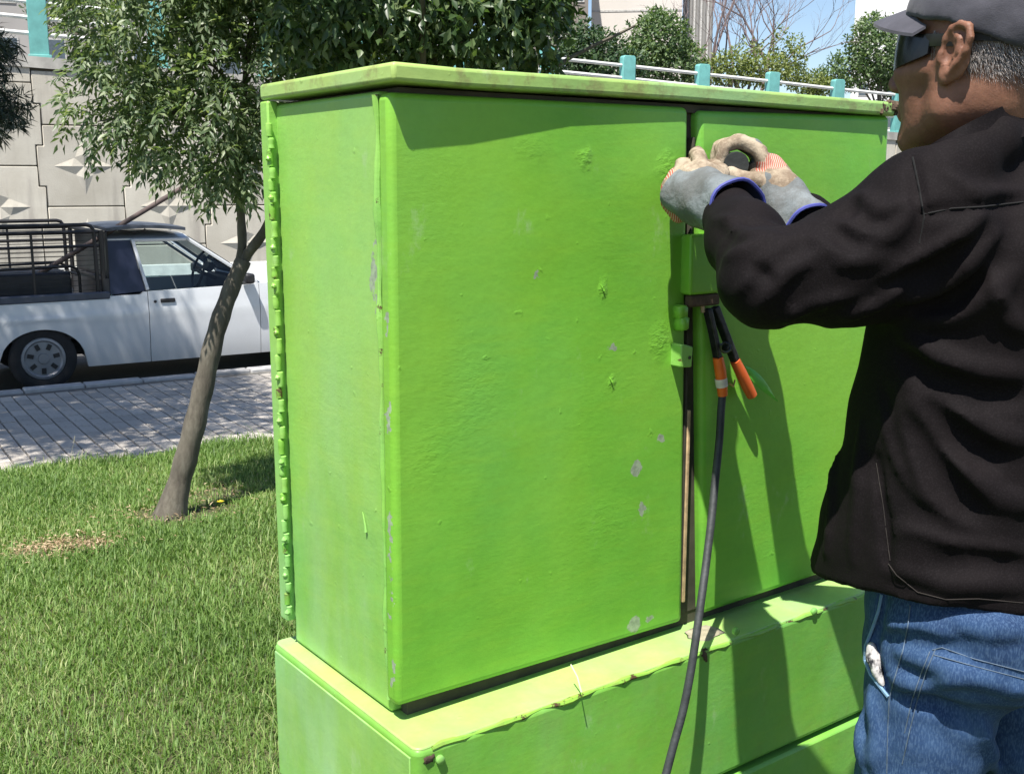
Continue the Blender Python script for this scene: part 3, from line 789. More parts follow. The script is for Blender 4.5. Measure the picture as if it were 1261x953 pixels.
# the head, finer
H = Vol(HC - .2, HC + np.array([.2, .2, .17]), .0033)
H.ell(hp(-.012, 0, .032), (.098, .076, .094), HA, .01)
H.ell(hp(.032, 0, -.045), (.062, .061, .082), HA, .03)
H.cap(hp(-.012, .050, -.072), hp(.062, .014, -.118), .021, .022, .022); H.cap(hp(-.012, -.050, -.072), hp(.062, -.014, -.118), .021, .022, .022)
H.cap(hp(-.008, .056, -.02), hp(-.012, .050, -.072), .018, .022, .02); H.cap(hp(-.008, -.056, -.02), hp(-.012, -.050, -.072), .018, .022, .02)
H.cap(hp(.02, .058, -.022), hp(.07, .044, -.03), .014, .015, .016); H.cap(hp(.02, -.058, -.022), hp(.07, -.044, -.03), .014, .015, .016)   # cheekbones
H.cap(hp(.088, 0, .005), hp(.112, 0, -.042), .009, .014, .012); H.ell(hp(.102, .012, -.048), (.011, .009, .008), HA, .006); H.ell(hp(.102, -.012, -.048), (.011, .009, .008), HA, .006)
H.cap(hp(.078, .038, .022), hp(.088, .008, .018), .010, .010, .012); H.cap(hp(.078, -.038, .022), hp(.088, -.008, .018), .010, .010, .012)   # brows
for l_ in (1, -1): H.ell(hp(.096, .031*l_, -.002), (.016, .019, .012), HA, .012, 's'); H.ell(hp(.078, .031*l_, -.002), (.013, .013, .013), HA, .004)
H.cap(hp(.088, .018, -.076), hp(.095, 0, -.075), .006, .007, .006); H.cap(hp(.088, -.018, -.076), hp(.095, 0, -.075), .006, .007, .006)
H.cap(hp(.087, .016, -.086), hp(.093, 0, -.087), .006, .008, .006); H.cap(hp(.087, -.016, -.086), hp(.093, 0, -.087), .006, .008, .006)
H.cap(hp(.091, .022, -.081), hp(.097, 0, -.081), .002, .002, .003, 's'); H.cap(hp(.091, -.022, -.081), hp(.097, 0, -.081), .002, .002, .003, 's')
H.cap(hp(-.035, 0, -.05), NB + UP*.02, .062, .068, .03)
H.cap(hp(-.03, .042, -.05), NB + FW*.05 + LW_*.03 + UP*.01, .014, .012, .02)     # neck tendon
for sgn in (1, -1):
    fl_ = R(7); eb = -hf*math.cos(fl_) + hl*sgn*math.sin(fl_); en = hl*sgn*math.cos(fl_) + hf*math.sin(fl_); eu = hu*math.cos(.18) - hf*math.sin(.18)*1.0; e0 = hp(-.010, .0705*sgn, -.004)
    def E(x, y, z=0.0): return e0 + eb*x*1.14 + eu*(y*.98) + en*(z + .005)
    H.ell(E(.014, .006, .000), (.029, .040, .0060), (eb, eu, en), .006)                                # shell
    H.chain([E(.004, .004, .006), E(.001, .020, .006), E(.007, .034, .007), E(.018, .040, .007), E(.030, .036, .007), E(.037, .022, .007), E(.036, .004, .0065), E(.029, -.012, .006), E(.020, -.024, .005)], [.0036, .0044, .0048, .005, .0052, .0052, .0048, .0044, .0042], .003)
    H.ell(E(.014, -.028, .003), (.0095, .012, .0055), (eb, eu, en), .005)                              # lobe
    H.chain([E(.012, .027, .005), E(.023, .020, .007), E(.025, .006, .007), E(.019, -.008, .006), E(.012, -.014, .005)], .0036, .003)
    H.ell(E(.012, .002, .007), (.0085, .014, .007), (eb, eu, en), .003, 's')                           # hollow
    H.cap(E(.001, .000, .006), E(.002, -.009, .006), .0048, .0045, .004)                               # tragus
body = B.mesh('body', SKIN.m, worker, extra=H.geo())

# --- jacket
JK = NT('jacket_mat'); c = JK.ramp(JK.noise(7, 6, .6), [(.3, (.0034, .0025, .0029)), (.7, (.0070, .0050, .0055))])
c = JK.mix(JK.rng(JK.noise(420, 2), .45, .7, 0, .5), c, (.0125, .0100, .0110))
JK.set('Base Color', c); JK.set('Roughness', .82); JK.set('Sheen Weight', .0); JK.set('Sheen Roughness', .5); JK.set('Sheen Tint', (.9, .8, .8)); JK.set('Specular IOR Level', .12)
rn = JK.n.new('ShaderNodeTexNoise'); rn.noise_type = 'RIDGED_MULTIFRACTAL'; rn.inputs['Scale'].default_value = 7; rn.inputs['Detail'].default_value = 3; JK.l.new(JK.mapping((1, 1, 1.5), rot=(.5, .3, .2)), rn.inputs['Vector'])
n1 = JK.bump(rn.outputs['Fac'], .10, .012); n1 = JK.bump(JK.noise(60, 4, .55), .14, .004, n1); JK.bump(JK.noise(500, 2), .25, .001, n1)
J = Vol((.19, 1.22, .85), (1.15, 2.05, 1.70), .0062)
J.trunk([lev(.84, .224, .210, .050, .014), lev(.90, .222, .205, .045, .012), lev(1.0, .222, .192, .035, .010), lev(1.12, .222, .175, .02), lev(1.25, .222, .162, .01), lev(1.34, .215, .15), lev(1.42, .195, .125), lev(1.48, .15, .10, 0, 0), lev(1.545, .085, .075)], FW, LW_, .02, 2.2)
J.ell(np.array([*(TC - FW[:2]*.05), 1.40]), (.12, .20, .12), (FW, LW_, UP), .05)      # rounded upper back
# shoulders and trapezius
J.cap(LS + UP*.0, np.array([*TC, 1.50]), .078, .075, .04); J.cap(RS, np.array([*TC, 1.50]), .078, .075, .04)
J.cap(np.array([*TC, 1.50]), np.array([.71, 1.585, 1.555]), .10, .070, .05)
# left sleeve
U1 = LS*.5 + LE*.5 - UP*.022
J.chain([LS, U1, LE], [.090, .074, .060], .03); J.chain([LE, LE*.45+LWR*.55 + UP*.002, LWR], [.057, .054, .041], .025)
J.cap(LS - UP*.02, LE*.35 + LS*.65 - UP*.055, .07, .045, .05)                          # slack under the arm
# right sleeve
J.chain([RS, RE], [.09, .068], .03); J.chain([RE, RWR], [.066, .05], .03)
# collar
neckring = [at(1140, 190, 1.505), at(1158, 174, 1.475), at(1180, 160, 1.462), at(1207, 146, 1.47), at(1236, 131, 1.49), at(1264, 119, 1.53), at(1292, 118, 1.60), at(1296, 138, 1.68), at(1240, 165, 1.70), at(1175, 190, 1.64), at(1140, 198, 1.56)]
J.chain([p - UP*.026 + (np.array([.70, 1.59, 0]) - p)*np.array([-.10, -.10, 0]) for p in neckring[:7]], .006, .012)
J.chain([p - UP*.05 + (np.array([.70, 1.59, 0]) - p)*np.array([-.16, -.16, 0]) for p in neckring], .018, .03)
# folds, read off the photograph and laid on the cloth
FO = [([(1088, 340), (1140, 312), (1185, 286), (1209, 262)], .013, .009), ([(1108, 368), (1162, 354), (1196, 322), (1228, 285)], .014, .009),
      ([(1118, 398), (1179, 388), (1229, 354), (1245, 335)], .014, .009), ([(1122, 414), (1145, 438), (1180, 449), (1261, 462)], .015, .010),
      ([(1095, 505), (1112, 560), (1142, 607), (1190, 640)], .013, .008), ([(1128, 500), (1175, 572), (1225, 610), (1262, 622)], .015, .009),
      ([(1150, 480), (1200, 525), (1262, 545)], .014, .009), ([(1110, 650), (1160, 676), (1262, 680)], .014, .008), ([(1100, 700), (1170, 718), (1262, 722)], .010, .006),
      ([(1036, 268), (1060, 300), (1098, 290), (1130, 252)], .013, .008), ([(1060, 240), (1085, 262), (1118, 250)], .011, .008), ([(1000, 292), (1040, 322), (1092, 318)], .012, .007),
      ([(888, 268), (918, 292), (966, 300)], .010, .006), ([(908, 362), (945, 318), (984, 296)], .010, .007), ([(935, 378), (962, 340), (1010, 312)], .011, .007), ([(894, 320), (920, 310), (948, 300)], .008, .005),
      ([(960, 392), (1000, 372), (1050, 362)], .012, .006), ([(1040, 390), (1085, 372), (1112, 345)], .013, .008), ([(1165, 215), (1200, 240), (1262, 236)], .010, .004),
      ([(1040, 470), (1032, 560), (1022, 680)], .014, .003), ([(1062, 520), (1060, 600), (1052, 690)], .014, .003), ([(1215, 330), (1240, 390), (1262, 410)], .013, .007)]
VA = [([(1119, 518), (1150, 575), (1185, 618), (1212, 640)], .013, .009), ([(1136, 492), (1183, 548), (1240, 572)], .013, .009), ([(1112, 668), (1166, 694), (1262, 698)], .012, .008),
      ([(1100, 352), (1150, 335), (1192, 303)], .011, .008), ([(1112, 382), (1170, 372), (1212, 338)], .011, .008), ([(1076, 560), (1084, 610), (1091, 660), (1093, 700)], .007, .007),
      ([(1120, 192), (1128, 230), (1136, 268), (1130, 300)], .006, .004), ([(1136, 264), (1170, 258), (1207, 256), (1262, 250)], .004, .003), ([(1110, 440), (1140, 470), (1200, 490), (1262, 492)], .013, .009),
      ([(1050, 250), (1040, 262)], .009, .006), ([(1030, 285), (1052, 300), (1070, 296)], .009, .006), ([(925, 325), (950, 345)], .008, .005), ([(1085, 480), (1096, 540), (1120, 600)], .011, .008)]
for p, r_, d_ in FO: low = p[0][0] > 1085 and p[0][1] > 390; J.fold(p, r_*(1.0 if low else .75), d_*(.45 if low else .8), .015 if low else .009)
for p, r_, d_ in VA: low = p[0][0] > 1085 and p[0][1] > 390; J.valley(p, r_*(1.2 if low else 1), d_*(.5 if low else 1), .018 if low else .010)
# wrinkled noise so that no stretch of cloth is smooth, and the hem
X, Y, Z = J.whole()
w_ = .0012*np.sin(X*61 + 2.5*np.sin(Z*23) + Y*17) + .0010*np.sin(Z*57 + 2*np.sin(X*31) + Y*43)
J.D += w_.astype(np.float32)
def ridged(ph): return (1 - np.abs(np.sin(ph)))**2
def along(a_, b_):
    d_ = b_-a_; L2 = float(d_@d_); t_ = ((X-a_[0])*d_[0] + (Y-a_[1])*d_[1] + (Z-a_[2])*d_[2])/L2; tc_ = np.clip(t_, 0, 1)
    return t_, np.sqrt((X-a_[0]-tc_*d_[0])**2 + (Y-a_[1]-tc_*d_[1])**2 + (Z-a_[2]-tc_*d_[2])**2)
for a_, b_, c_, f_ in ((LS, LE, .9, 15), (LE, LWR, .35, 11)):
    t_, r__ = along(a_, b_); amp = .0048*np.exp(-((t_-c_)/.38)**2)*np.exp(-(np.maximum(r__-.085, 0)/.02)**2)*(t_ > -.2)*(t_ < 1.3)
    J.D -= (amp*ridged(t_*f_*.55 + 13*Z + 9*X + 1.3*np.sin(Z*31+X*17) + 1.1*np.sin(Y*37))).astype(np.float32)
tz = np.clip((1.36-Z)*6, 0, 1)*np.clip((Z-.95)*9, 0, 1)*np.exp(-(np.maximum(.62-X, 0)/.12)**2)
J.D -= (tz*.0020*ridged(16*Z + 9*(X*.85+Y*.5) + 1.7*np.sin(X*11+Z*7) + .9*np.sin(Z*19+Y*13))).astype(np.float32)
J.D -= (tz*.0016*ridged(27*Z - 12*X + 2.0*np.sin(X*17+Z*11))).astype(np.float32)
hem = (.928 + .010*np.sin(X*14) + .006*np.sin(Y*26)).astype(np.float32); hem = hem - .02*np.clip((.62-X)*8, 0, 1)
J.put(tuple(slice(None) for _ in range(3)), (hem - Z).astype(np.float32), .006, 'i')
# hollow at the neck and under the hem
J.cap(NB, hp(-.034, 0, -.052), .062, .058, .008, 's')
for z0_, z1_ in ((.85, 1.0),):
    tq = Vol.__new__(Vol)
u_ = np.abs((X-TC[0]-FW[0]*.03)*LW_[0] + (Y-TC[1]-FW[1]*.03)*LW_[1]); v_ = np.abs((X-TC[0]-FW[0]*.03)*FW[0] + (Y-TC[1]-FW[1]*.03)*FW[1])
inn = ((u_/.207)**2.2 + (v_/.178)**2.2)**(1/2.2); inn = (inn-1)*.178; inn = np.maximum(inn, Z-.955)
J.put(tuple(slice(None) for _ in range(3)), inn.astype(np.float32), .006, 's')
jacket = J.mesh('jacket', JK.m, worker)
# turned collar, its own band of cloth
off_ = np.array(worker.location); P = []; cc = np.array([.70, 1.59, 0])
ring = [at(1128, 201, 1.56), at(1136, 190, 1.515), at(1152, 177, 1.480), at(1178, 161, 1.458), at(1207, 146, 1.462), at(1236, 131, 1.482), at(1264, 118, 1.525), at(1292, 116, 1.60), at(1300, 135, 1.68), at(1250, 160, 1.71)]
for i_, p in enumerate(ring):
    o_ = p - cc; o_[2] = 0; o_ /= np.linalg.norm(o_); row = []
    for j in range(7):
        v = j/6; row.append(p - UP*(.052*v) + o_*(.009 + .034*v**1.3 + .003*math.sin(i_*1.9+v*3)) - off_)
    P.append(row)
P = np.array(P); Q_ = []
for j in range(7): Q_.append(cat0([P[i_, j] for i_ in range(len(ring))], 4))
P = np.array(Q_).transpose(1, 0, 2); I_ = P + UP*.0 - np.stack([(p_ + off_ - cc)*np.array([1, 1, 0])/np.linalg.norm((p_ + off_ - cc)*np.array([1, 1, 0])) for p_ in P[:, 0]])[:, None]*.006
m = MB(); m.grid(P); m.grid(I_[::-1]); n1_ = len(P)
for i_ in range(n1_-1):
    for j in (0, 6): m.add([P[i_, j], P[i_+1, j], I_[i_+1, j], I_[i_, j]], [(0,1,2,3)])
m.build('collar', JK.m, jacket, smooth=True)
seam_mat = simple('seam_mat', (.012, .011, .012), .9)
def stitch(vol, lines, name, mat, parent, r=.0011, n=8):
    b = MB(); off = np.array(parent_loc(parent))
    for ln in lines:
        P = [p for p in vol.polyline(ln, n, push=-.0004)]
        seg = []
        for p in P:
            if seg and np.linalg.norm(p-seg[-1]) > .05:
                if len(seg) > 1: b.tube([q-off for q in seg], r, 5)
                seg = []
            seg.append(p)
        if len(seg) > 1: b.tube([q-off for q in seg], r, 5)
    return b.build(name, mat, parent, smooth=True) if b.f else None
stitch(J, [[(1124, 194), (1132, 232), (1138, 268), (1132, 300)], [(1138, 264), (1172, 257), (1208, 255), (1260, 249)]], 'seam', simple('seam_dark_mat', (.0015, .0013, .0014), .9), jacket, .0013)
stitch(J, [[(1094, 694), (1104, 708), (1130, 729), (1165, 738), (1205, 737), (1260, 742)], [(1079, 570), (1088, 625), (1092, 660), (1096, 690)]], 'hem_stitching', simple('thread_grey_mat', (.026, .021, .018), .9), jacket, .0006)

# --- jeans
DN = NT('denim_mat'); tw = DN.noise(9, 6, .65); c = DN.ramp(tw, [(.28, (.010, .025, .070)), (.5, (.020, .050, .120)), (.72, (.042, .088, .178))])
c = DN.mix(DN.rng(DN.noise(480, 2, .5, DN.mapping((1, 1, .25))), .42, .68, 0, .55), c, (.07, .125, .22)); c = DN.mix(DN.rng(DN.noise(60, 5, .7), .55, .75, 0, .35), c, (.015, .035, .085))
DN.set('Base Color', c); DN.set('Roughness', .85); DN.set('Specular IOR Level', .25)
rn = DN.n.new('ShaderNodeTexNoise'); rn.noise_type = 'RIDGED_MULTIFRACTAL'; rn.inputs['Scale'].default_value = 9; rn.inputs['Detail'].default_value = 3; DN.l.new(DN.mapping((1, 1, 2.0), rot=(.3, .2, .6)), rn.inputs['Vector'])
n1 = DN.bump(rn.outputs['Fac'], .12, .012); n1 = DN.bump(DN.noise(30, 4, .55), .2, .006, n1); DN.bump(DN.noise(520, 2, .5, DN.mapping((1, 1, .4))), .4, .001, n1)
K = Vol((.30, 1.20, .03), (1.16, 2.0, 1.03), .0068)
K.trunk([lev(.80, .178, .135), lev(.90, .188, .142), lev(.97, .178, .132), lev(1.02, .168, .122)], FW, LW_, .02, 2.3)
K.ell(np.array([*(TC - FW[:2]*.055 + LW_[:2]*.07), .865]), (.105, .10, .115), (FW, LW_, UP), .05); K.ell(np.array([*(TC - FW[:2]*.055 - LW_[:2]*.07), .865]), (.105, .10, .115), (FW, LW_, UP), .05)
for h_, k_, a_ in ((HIPL, KNL, ANL), (HIPR, KNR, ANR)):
    K.cap(h_ - UP*.02, k_, .108, .08, .03); K.cap(k_, a_ + UP*.02, .08, .075, .03)
for p, r_, d_ in (([(1110, 800), (1150, 815), (1200, 830), (1262, 850)], .014, .007), ([(1190, 880), (1210, 915), (1225, 950)], .016, .008), ([(1100, 835), (1130, 842), (1175, 838)], .010, .006), ([(1075, 850), (1082, 900), (1080, 950)], .012, .005), ([(1095, 770), (1130, 778), (1180, 775)], .010, .005), ([(1170, 760), (1215, 772), (1262, 775)], .014, .006), ([(1062, 880), (1066, 950)], .010, .005)):
    K.fold(p, r_, d_, .014)
for p, r_, d_ in (([(1145, 868), (1180, 880), (1205, 912), (1222, 955)], .013, .008), ([(1110, 862), (1160, 866)], .009, .006), ([(1090, 785), (1150, 790)], .008, .004)): K.valley(p, r_, d_, .012)
# front pocket opening
pk = K.polyline([(1086, 735), (1081, 760), (1075, 785), (1078, 812), (1090, 845)], 5, push=.0)
K.chain(pk, [.006, .011, .014, .013, .006] if len(pk) == 5 else .010, .005, 's')
X, Y, Z = K.whole(); K.D += (.0012*np.sin(X*80 + Z*30) + .0012*np.sin(Z*90 + 2*np.sin(X*40))).astype(np.float32)
jeans = K.mesh('jeans', DN.m, worker)
THREAD = simple('thread_mat', (.085, .12, .165), .9, var=.3, scale=90)
stitch(K, [[(1121, 745), (1118, 770), (1112, 800), (1100, 840), (1095, 860), (1093, 905), (1092, 952)], [(1148, 800), (1160, 797), (1200, 811), (1262, 827)], [(1152, 799), (1141, 825), (1130, 860), (1120, 900), (1111, 940)], [(1145, 802), (1134, 830), (1123, 862), (1114, 902)], [(1150, 806), (1200, 820), (1262, 836)]], 'stitching', THREAD, jeans, .0008)
stitch(K, [[(1086, 732), (1082, 752), (1074, 775), (1066, 795), (1065, 812), (1072, 830), (1094, 858)]], 'pocket_hem', simple('hem_mat', (.14, .24, .36), .9), jeans, .0026)
pc = NT('patterned_cloth_mat'); pc.set('Base Color', pc.ramp(pc.noise(60, 3, .7, pc.mapping((1, 1, .5))), [(.40, (.02, .02, .025)), (.52, (.45, .43, .42))])); pc.set('Roughness', .9); pc.bump(pc.noise(70, 3), .5, .006)
pv = [K.hit(x, y) for x, y in ((1073, 797), (1076, 812), (1080, 826), (1086, 842))]
if all(p is not None for p in pv):
    q = Vol(np.min(pv, 0) - .04, np.max(pv, 0) + .04, .003); q.chain(pv, [.008, .0100, .0085, .004], .006)
    X, Y, Z = q.whole(); q.D += (.0009*np.sin(Z*200) + .0008*np.sin(X*180+Y*120)).astype(np.float32); q.mesh('pocket_cloth', pc.m, worker)
# shoes
SH = simple('shoe_mat', (.02, .018, .016), .6, bump=.3)
for a_ in (ANL, ANR):
    q = Vol(a_ - np.array([.26, .26, .12]), a_ + np.array([.26, .26, .09]), .008)
    q.cap(a_ - UP*.02 - FW*.03, a_ + FW*.05 - UP*.035, .052, .048, .02); q.cap(a_ + FW*.05 - UP*.04, a_ + FW*.17 - UP*.052, .046, .034, .02)
    X, Y, Z = q.whole(); q.put(tuple(slice(None) for _ in range(3)), (.0 - Z).astype(np.float32), .004, 'i'); q.mesh('shoe', SH, worker)

# --- cap
CAPM = NT('cap_mat'); c = CAPM.ramp(CAPM.noise(30, 5, .6), [(.3, (.036, .035, .046)), (.7, (.062, .060, .076))]); CAPM.set('Base Color', c); CAPM.set('Roughness', .8); CAPM.set('Sheen Weight', .1)
n1 = CAPM.bump(CAPM.noise(24, 3), .3, .006); CAPM.bump(CAPM.noise(600, 2), .3, .001, n1)
q = Vol(HC - .16, HC + np.array([.16, .16, .19]), .0038)
q.ell(hp(-.014, 0, .046), (.111, .090, .100), HA, .01)
X, Y, Z = q.whole(); loc = np.stack([X-HC[0], Y-HC[1], Z-HC[2]], -1) @ np.stack([hf, hl, hu], 1)
rim = .040 + .24*loc[..., 0] - .12*np.abs(loc[..., 0]+.02); q.put(tuple(slice(None) for _ in range(3)), (rim - loc[..., 2]).astype(np.float32), .005, 'i')
q.ell(hp(-.012, 0, .030), (.1005, .0795, .096), HA, .004, 's')
seamv = np.abs(loc[..., 1]) - .0012; q.D += (.0015*np.exp(-(loc[..., 1]/.002)**2) + .0009*np.sin(loc[..., 0]*90+loc[..., 2]*70)).astype(np.float32)
capo = q.mesh('cap', CAPM.m, worker)
b = MB(); P = []; off = np.array(worker.location)
for i in range(25):
    a = R(-72 + 144*i/24); row = []
    for j in range(9):
        s_ = j/8; rad = .094 + s_*(.078*math.cos(a*.72)**.8 - .004)
        f_, l_ = rad*math.cos(a) - .010 + (0.0), (.083 + s_*.006)*math.sin(a)*1.03
        u_h = .055 - 3.9*l_*l_ - s_*.022*math.cos(a) + .012*math.cos(a)
        row.append(hp(f_, l_, u_h) - off)
    P.append(row)
P = np.array(P); th_ = np.array(hu)*.0042
m = MB(); m.grid(P); m.grid((P - th_)[::-1])
for i in range(24): m.add([P[i, 8], P[i+1, 8], P[i+1, 8]-th_, P[i, 8]-th_], [(0,1,2,3)])
for j in range(8):
    for i in (0, 24): m.add([P[i, j], P[i, j+1], P[i, j+1]-th_, P[i, j]-th_], [(0,1,2,3)])
brim = m.build('brim', CAPM.m, None, smooth=True); brim.parent = capo
# --- goggles
BLK = simple('goggle_mat', (.006, .006, .007), .22, var=.2, spec=.5); STRAP = simple('strap_mat', (.012, .012, .013), .8, bump=.4, bscale=200, bdist=.001)
def band(fr, name, mat, parent, u0, u1, a0, a1, grow, thick, n=26, wave=None, taper=None):
    m = MB(); A_ = []; 
    for i in range(n+1):
        a = R(a0 + (a1-a0)*i/n); row = []; tt = i/n
        for j in range(7):
            v = j/6; k = (taper(tt) if taper else 1.0); u_h = (u0+u1)/2 + (v-.5)*(u1-u0)*k + (wave(tt) if wave else 0)
            sc_ = math.sqrt(max(.05, 1 - ((u_h-fr[2])/fr[5])**2))
            row.append((a, u_h, sc_))
        A_.append(row)
    def pt(a, u_h, sc_, g): return hp(fr[0] + (fr[3]*sc_+g)*math.cos(a), (fr[4]*sc_+g)*math.sin(a), u_h) - off
    O = np.array([[pt(*q_, grow+thick) for q_ in row] for row in A_]); I = np.array([[pt(*q_, grow) for q_ in row] for row in A_])
    m.grid(O); m.grid(I[::-1])
    for i in range(n):
        m.add([O[i, 0], O[i+1, 0], I[i+1, 0], I[i, 0]], [(0,1,2,3)]); m.add([O[i, 6], O[i+1, 6], I[i+1, 6], I[i, 6]], [(0,1,2,3)])
    for i in (0, n):
        for j in range(6): m.add([O[i, j], O[i, j+1], I[i, j+1], I[i, j]], [(0,1,2,3)])
    return m.build(name, mat, parent, smooth=True)
fr = (-.012, 0, .032, .098, .076, .12)
band(fr, 'goggle_temple', BLK, worker, .006, .022, 58, 98, .0045, .003, n=10); band(fr, 'goggle_temple', BLK, worker, .006, .022, 262, 302, .0045, .003, n=10)
gog = band((.0, 0, .0, .098, .070, .16), 'goggles', BLK, worker, -.030, .030, -84, 84, .006, .005, n=40, wave=lambda t: .007*(1-math.sin(math.pi*t)), taper=lambda t: .34 + .66*math.sin(math.pi*t)**.75)
band(fr, 'goggle_strap', STRAP, worker, .014, .034, 100, 260, .0040, .0025, n=40)
# --- hair: clipped grey, a shell and strands
HR = NT('hair_mat'); HR.set('Base Color', HR.ramp(HR.island(), [(0, (.07, .055, .05)), (.5, (.22, .19, .175)), (1, (.48, .45, .43))])); HR.set('Roughness', .6)
rg = np.random.default_rng(5); N_ = 14000
a = rg.uniform(R(75), R(285), N_); uu = rg.uniform(-.078, .045, N_); frz = (-.012, .032, .098, .076, .094)
sc_ = np.sqrt(np.clip(1 - ((uu-.032)/.112)**2, .02, 1)); fx = -.012 + .0975*sc_*np.cos(a); lx = .0755*sc_*np.sin(a)
keep = (uu < .03 - .1*(fx+.02)) & (uu > -.066 + .55*np.clip(fx+.045, 0, 1) + rg.normal(0, .006, N_)) & (fx < .012)
fx, lx, uu, a = fx[keep], lx[keep], uu[keep], a[keep]; n_ = len(fx)
root = HC + np.outer(fx, hf) + np.outer(lx, hl) + np.outer(uu, hu)
nrm = np.outer(np.cos(a), hf) + np.outer(np.sin(a), hl); tip = root + nrm*.0035 - np.outer(rg.uniform(.006, .013, n_), hu) + np.outer(rg.uniform(-.008, .001, n_), hf) + rg.normal(0, .0012, (n_, 3))
sd_ = np.cross(tip-root, nrm); sd_ /= np.linalg.norm(sd_, axis=1)[:, None]; sd_ *= .0005
root = root + nrm*.0005
V = np.concatenate([root-sd_, root+sd_, tip]) - off; i_ = np.arange(n_)
fast_mesh('hair', V, np.stack([i_, i_+n_, i_+2*n_], 1), HR.m, worker)

# --- gloves
def worn(name, col, dirt, amt):
    t = NT(name); c = t.ramp(t.noise(24, 6, .65), [(.3, tuple(x*.72 for x in col)), (.7, tuple(x*1.15 for x in col))])
    c = t.mix(t.rng(t.noise(19, 7, .7, t.mapping((1, 1, 1), (2.2, 5.1, .7))), .38, .60, 0, amt), c, dirt)
    c = t.mix(t.rng(t.noise(140, 3, .6), .55, .72, 0, .4), c, tuple(x*.5 for x in col))
    t.set('Base Color', c); t.set('Roughness', .92); t.set('Specular IOR Level', .2)
    n = t.bump(t.noise(16, 4, .6, dist=.8), .35, .010); n = t.bump(t.noise(95, 4, .6), .5, .004, n); return t.m
GREY = worn('grey_suede_mat', (.165, .185, .192), (.075, .07, .06), .55)
CREAM = worn('cream_leather_mat', (.41, .34, .25), (.13, .09, .06), .8)
BLUE = simple('blue_piping_mat', (.06, .07, .30), .7)
LINING = simple('glove_lining_mat', (.035, .04, .075), .9)
RS_ = NT('striped_cloth_mat'); wv = RS_.n.new('ShaderNodeTexWave'); wv.inputs['Scale'].default_value = 95; wv.inputs['Distortion'].default_value = 1.2; RS_.l.new(RS_.mapping((1, .6, 1)), wv.inputs['Vector'])
RS_.set('Base Color', RS_.ramp(wv.outputs['Fac'], [(.35, (.36, .085, .055)), (.6, (.44, .15, .095)), (.8, (.45, .36, .29))])); RS_.set('Roughness', .9); RS_.bump(RS_.noise(120, 3), .5, .003)
def cuff(par, A_, B_, ra, rb, flat=.85, seed=0, tilt=(0, 0, 0)):
    "flared gauntlet: open tube with thickness from the opening A_ to the wrist B_"
    A_ = np.asarray(A_); B_ = np.asarray(B_); ax = (B_-A_)/np.linalg.norm(B_-A_); u = np.cross(ax, UP); u /= np.linalg.norm(u); w = np.cross(u, ax)
    n, mm = 30, 14; O, I = [], []
    for i in range(n):
        th = 2*math.pi*i/n; ro, ri_ = [], []
        for j in range(mm+1):
            t_ = j/mm; r_ = ra + (rb-ra)*(t_**.85); wob = 1 + .05*math.sin(3*th+seed+4*t_) + .035*math.sin(5*th+9*t_+seed) + .03*math.sin(2*th-11*t_)
            c_ = A_ + (B_-A_)*t_ + np.array(tilt)*(1-t_)*math.cos(th)
            d_ = u*math.cos(th)*r_*wob + w*math.sin(th)*r_*flat*wob
            ro.append(c_ + d_); ri_.append(c_ + d_*(1-.0030/r_))
        O.append(ro); I.append(ri_)
    O, I = np.array(O) - off, np.array(I) - off
    m = MB(); m.grid(O, True); o = m.build('cuff', GREY, par, smooth=True)
    m = MB(); m.grid(I[::-1], True); m.build('cuff_lining', LINING, par, smooth=True)
    m = MB(); m.tube([(p+q_)/2 for p, q_ in zip(O[:, 0], I[:, 0])], .0032, 6, closed=True); m.build('cuff_piping', BLUE, par, smooth=True)
    return O
def glove(palm, fingers, thumb, name_off, extra=()):
    pts = np.array([p for p, _ in palm] + [p for f_ in fingers for p in f_] + list(thumb)); q = Vol(pts.min(0)-.05, pts.max(0)+.05, .0033)
    for p, r_ in palm: q.ell(p, r_[0], r_[1], .014)
    for a_, b_, r1, r2 in extra: q.cap(a_, b_, r1, r2, .012)
    for f_ in fingers: q.chain(f_, [.0125, .0122, .0118, .0108, .0098][:len(f_)], .0022)
    q.chain(thumb, [.0155, .0145, .013, .0115][:len(thumb)], .006)
    X, Y, Z = q.whole(); q.D += (.0006*np.sin(X*210+Z*130) + .0006*np.sin(Z*240+Y*160+X*60)).astype(np.float32)
    return q
def zoned(q, zones, par):
    V, F = q.geo(1); c_ = V[F].mean(1); mi = np.zeros(len(F), int)
    for p, r_, k_ in zones: mi[np.linalg.norm(c_ - p, axis=1) < r_] = k_
    return fast_mesh('glove', V - np.array(par.location), F, [CREAM, RS_.m, GREY], par, smooth=True, mi=mi)
# left hand, nearer: closed round the electrode at the gap between the doors
AX3 = lambda a_: (a_, np.cross(UP, a_)/np.linalg.norm(np.cross(UP, a_)), UP)
ph = at(858, 226, 1.80); wr = at(878, 243, 1.755)
fL = [[at(866, 214, 1.79), at(861, 194, 1.805), at(858, 189, 1.84), at(864, 199, 1.872)],
      [at(852, 213, 1.80), at(841, 203, 1.825), at(842, 203, 1.86), at(852, 211, 1.88)],
      [at(843, 222, 1.81), at(831, 216, 1.835), at(834, 216, 1.868), at(846, 223, 1.885)],
      [at(838, 236, 1.81), at(828, 233, 1.835), at(831, 234, 1.865), at(842, 239, 1.88)]]
tL = [at(880, 226, 1.775), at(887, 213, 1.80), at(880, 207, 1.835), at(870, 206, 1.86)]
gl = glove([(ph, ((.030, .040, .036), AX3((wr-ph)/np.linalg.norm(wr-ph)))), (at(845, 240, 1.81), ((.022, .032, .040), (FW, LW_, UP)))], fL, tL, 'l', [(ph, wr, .034, .036)])
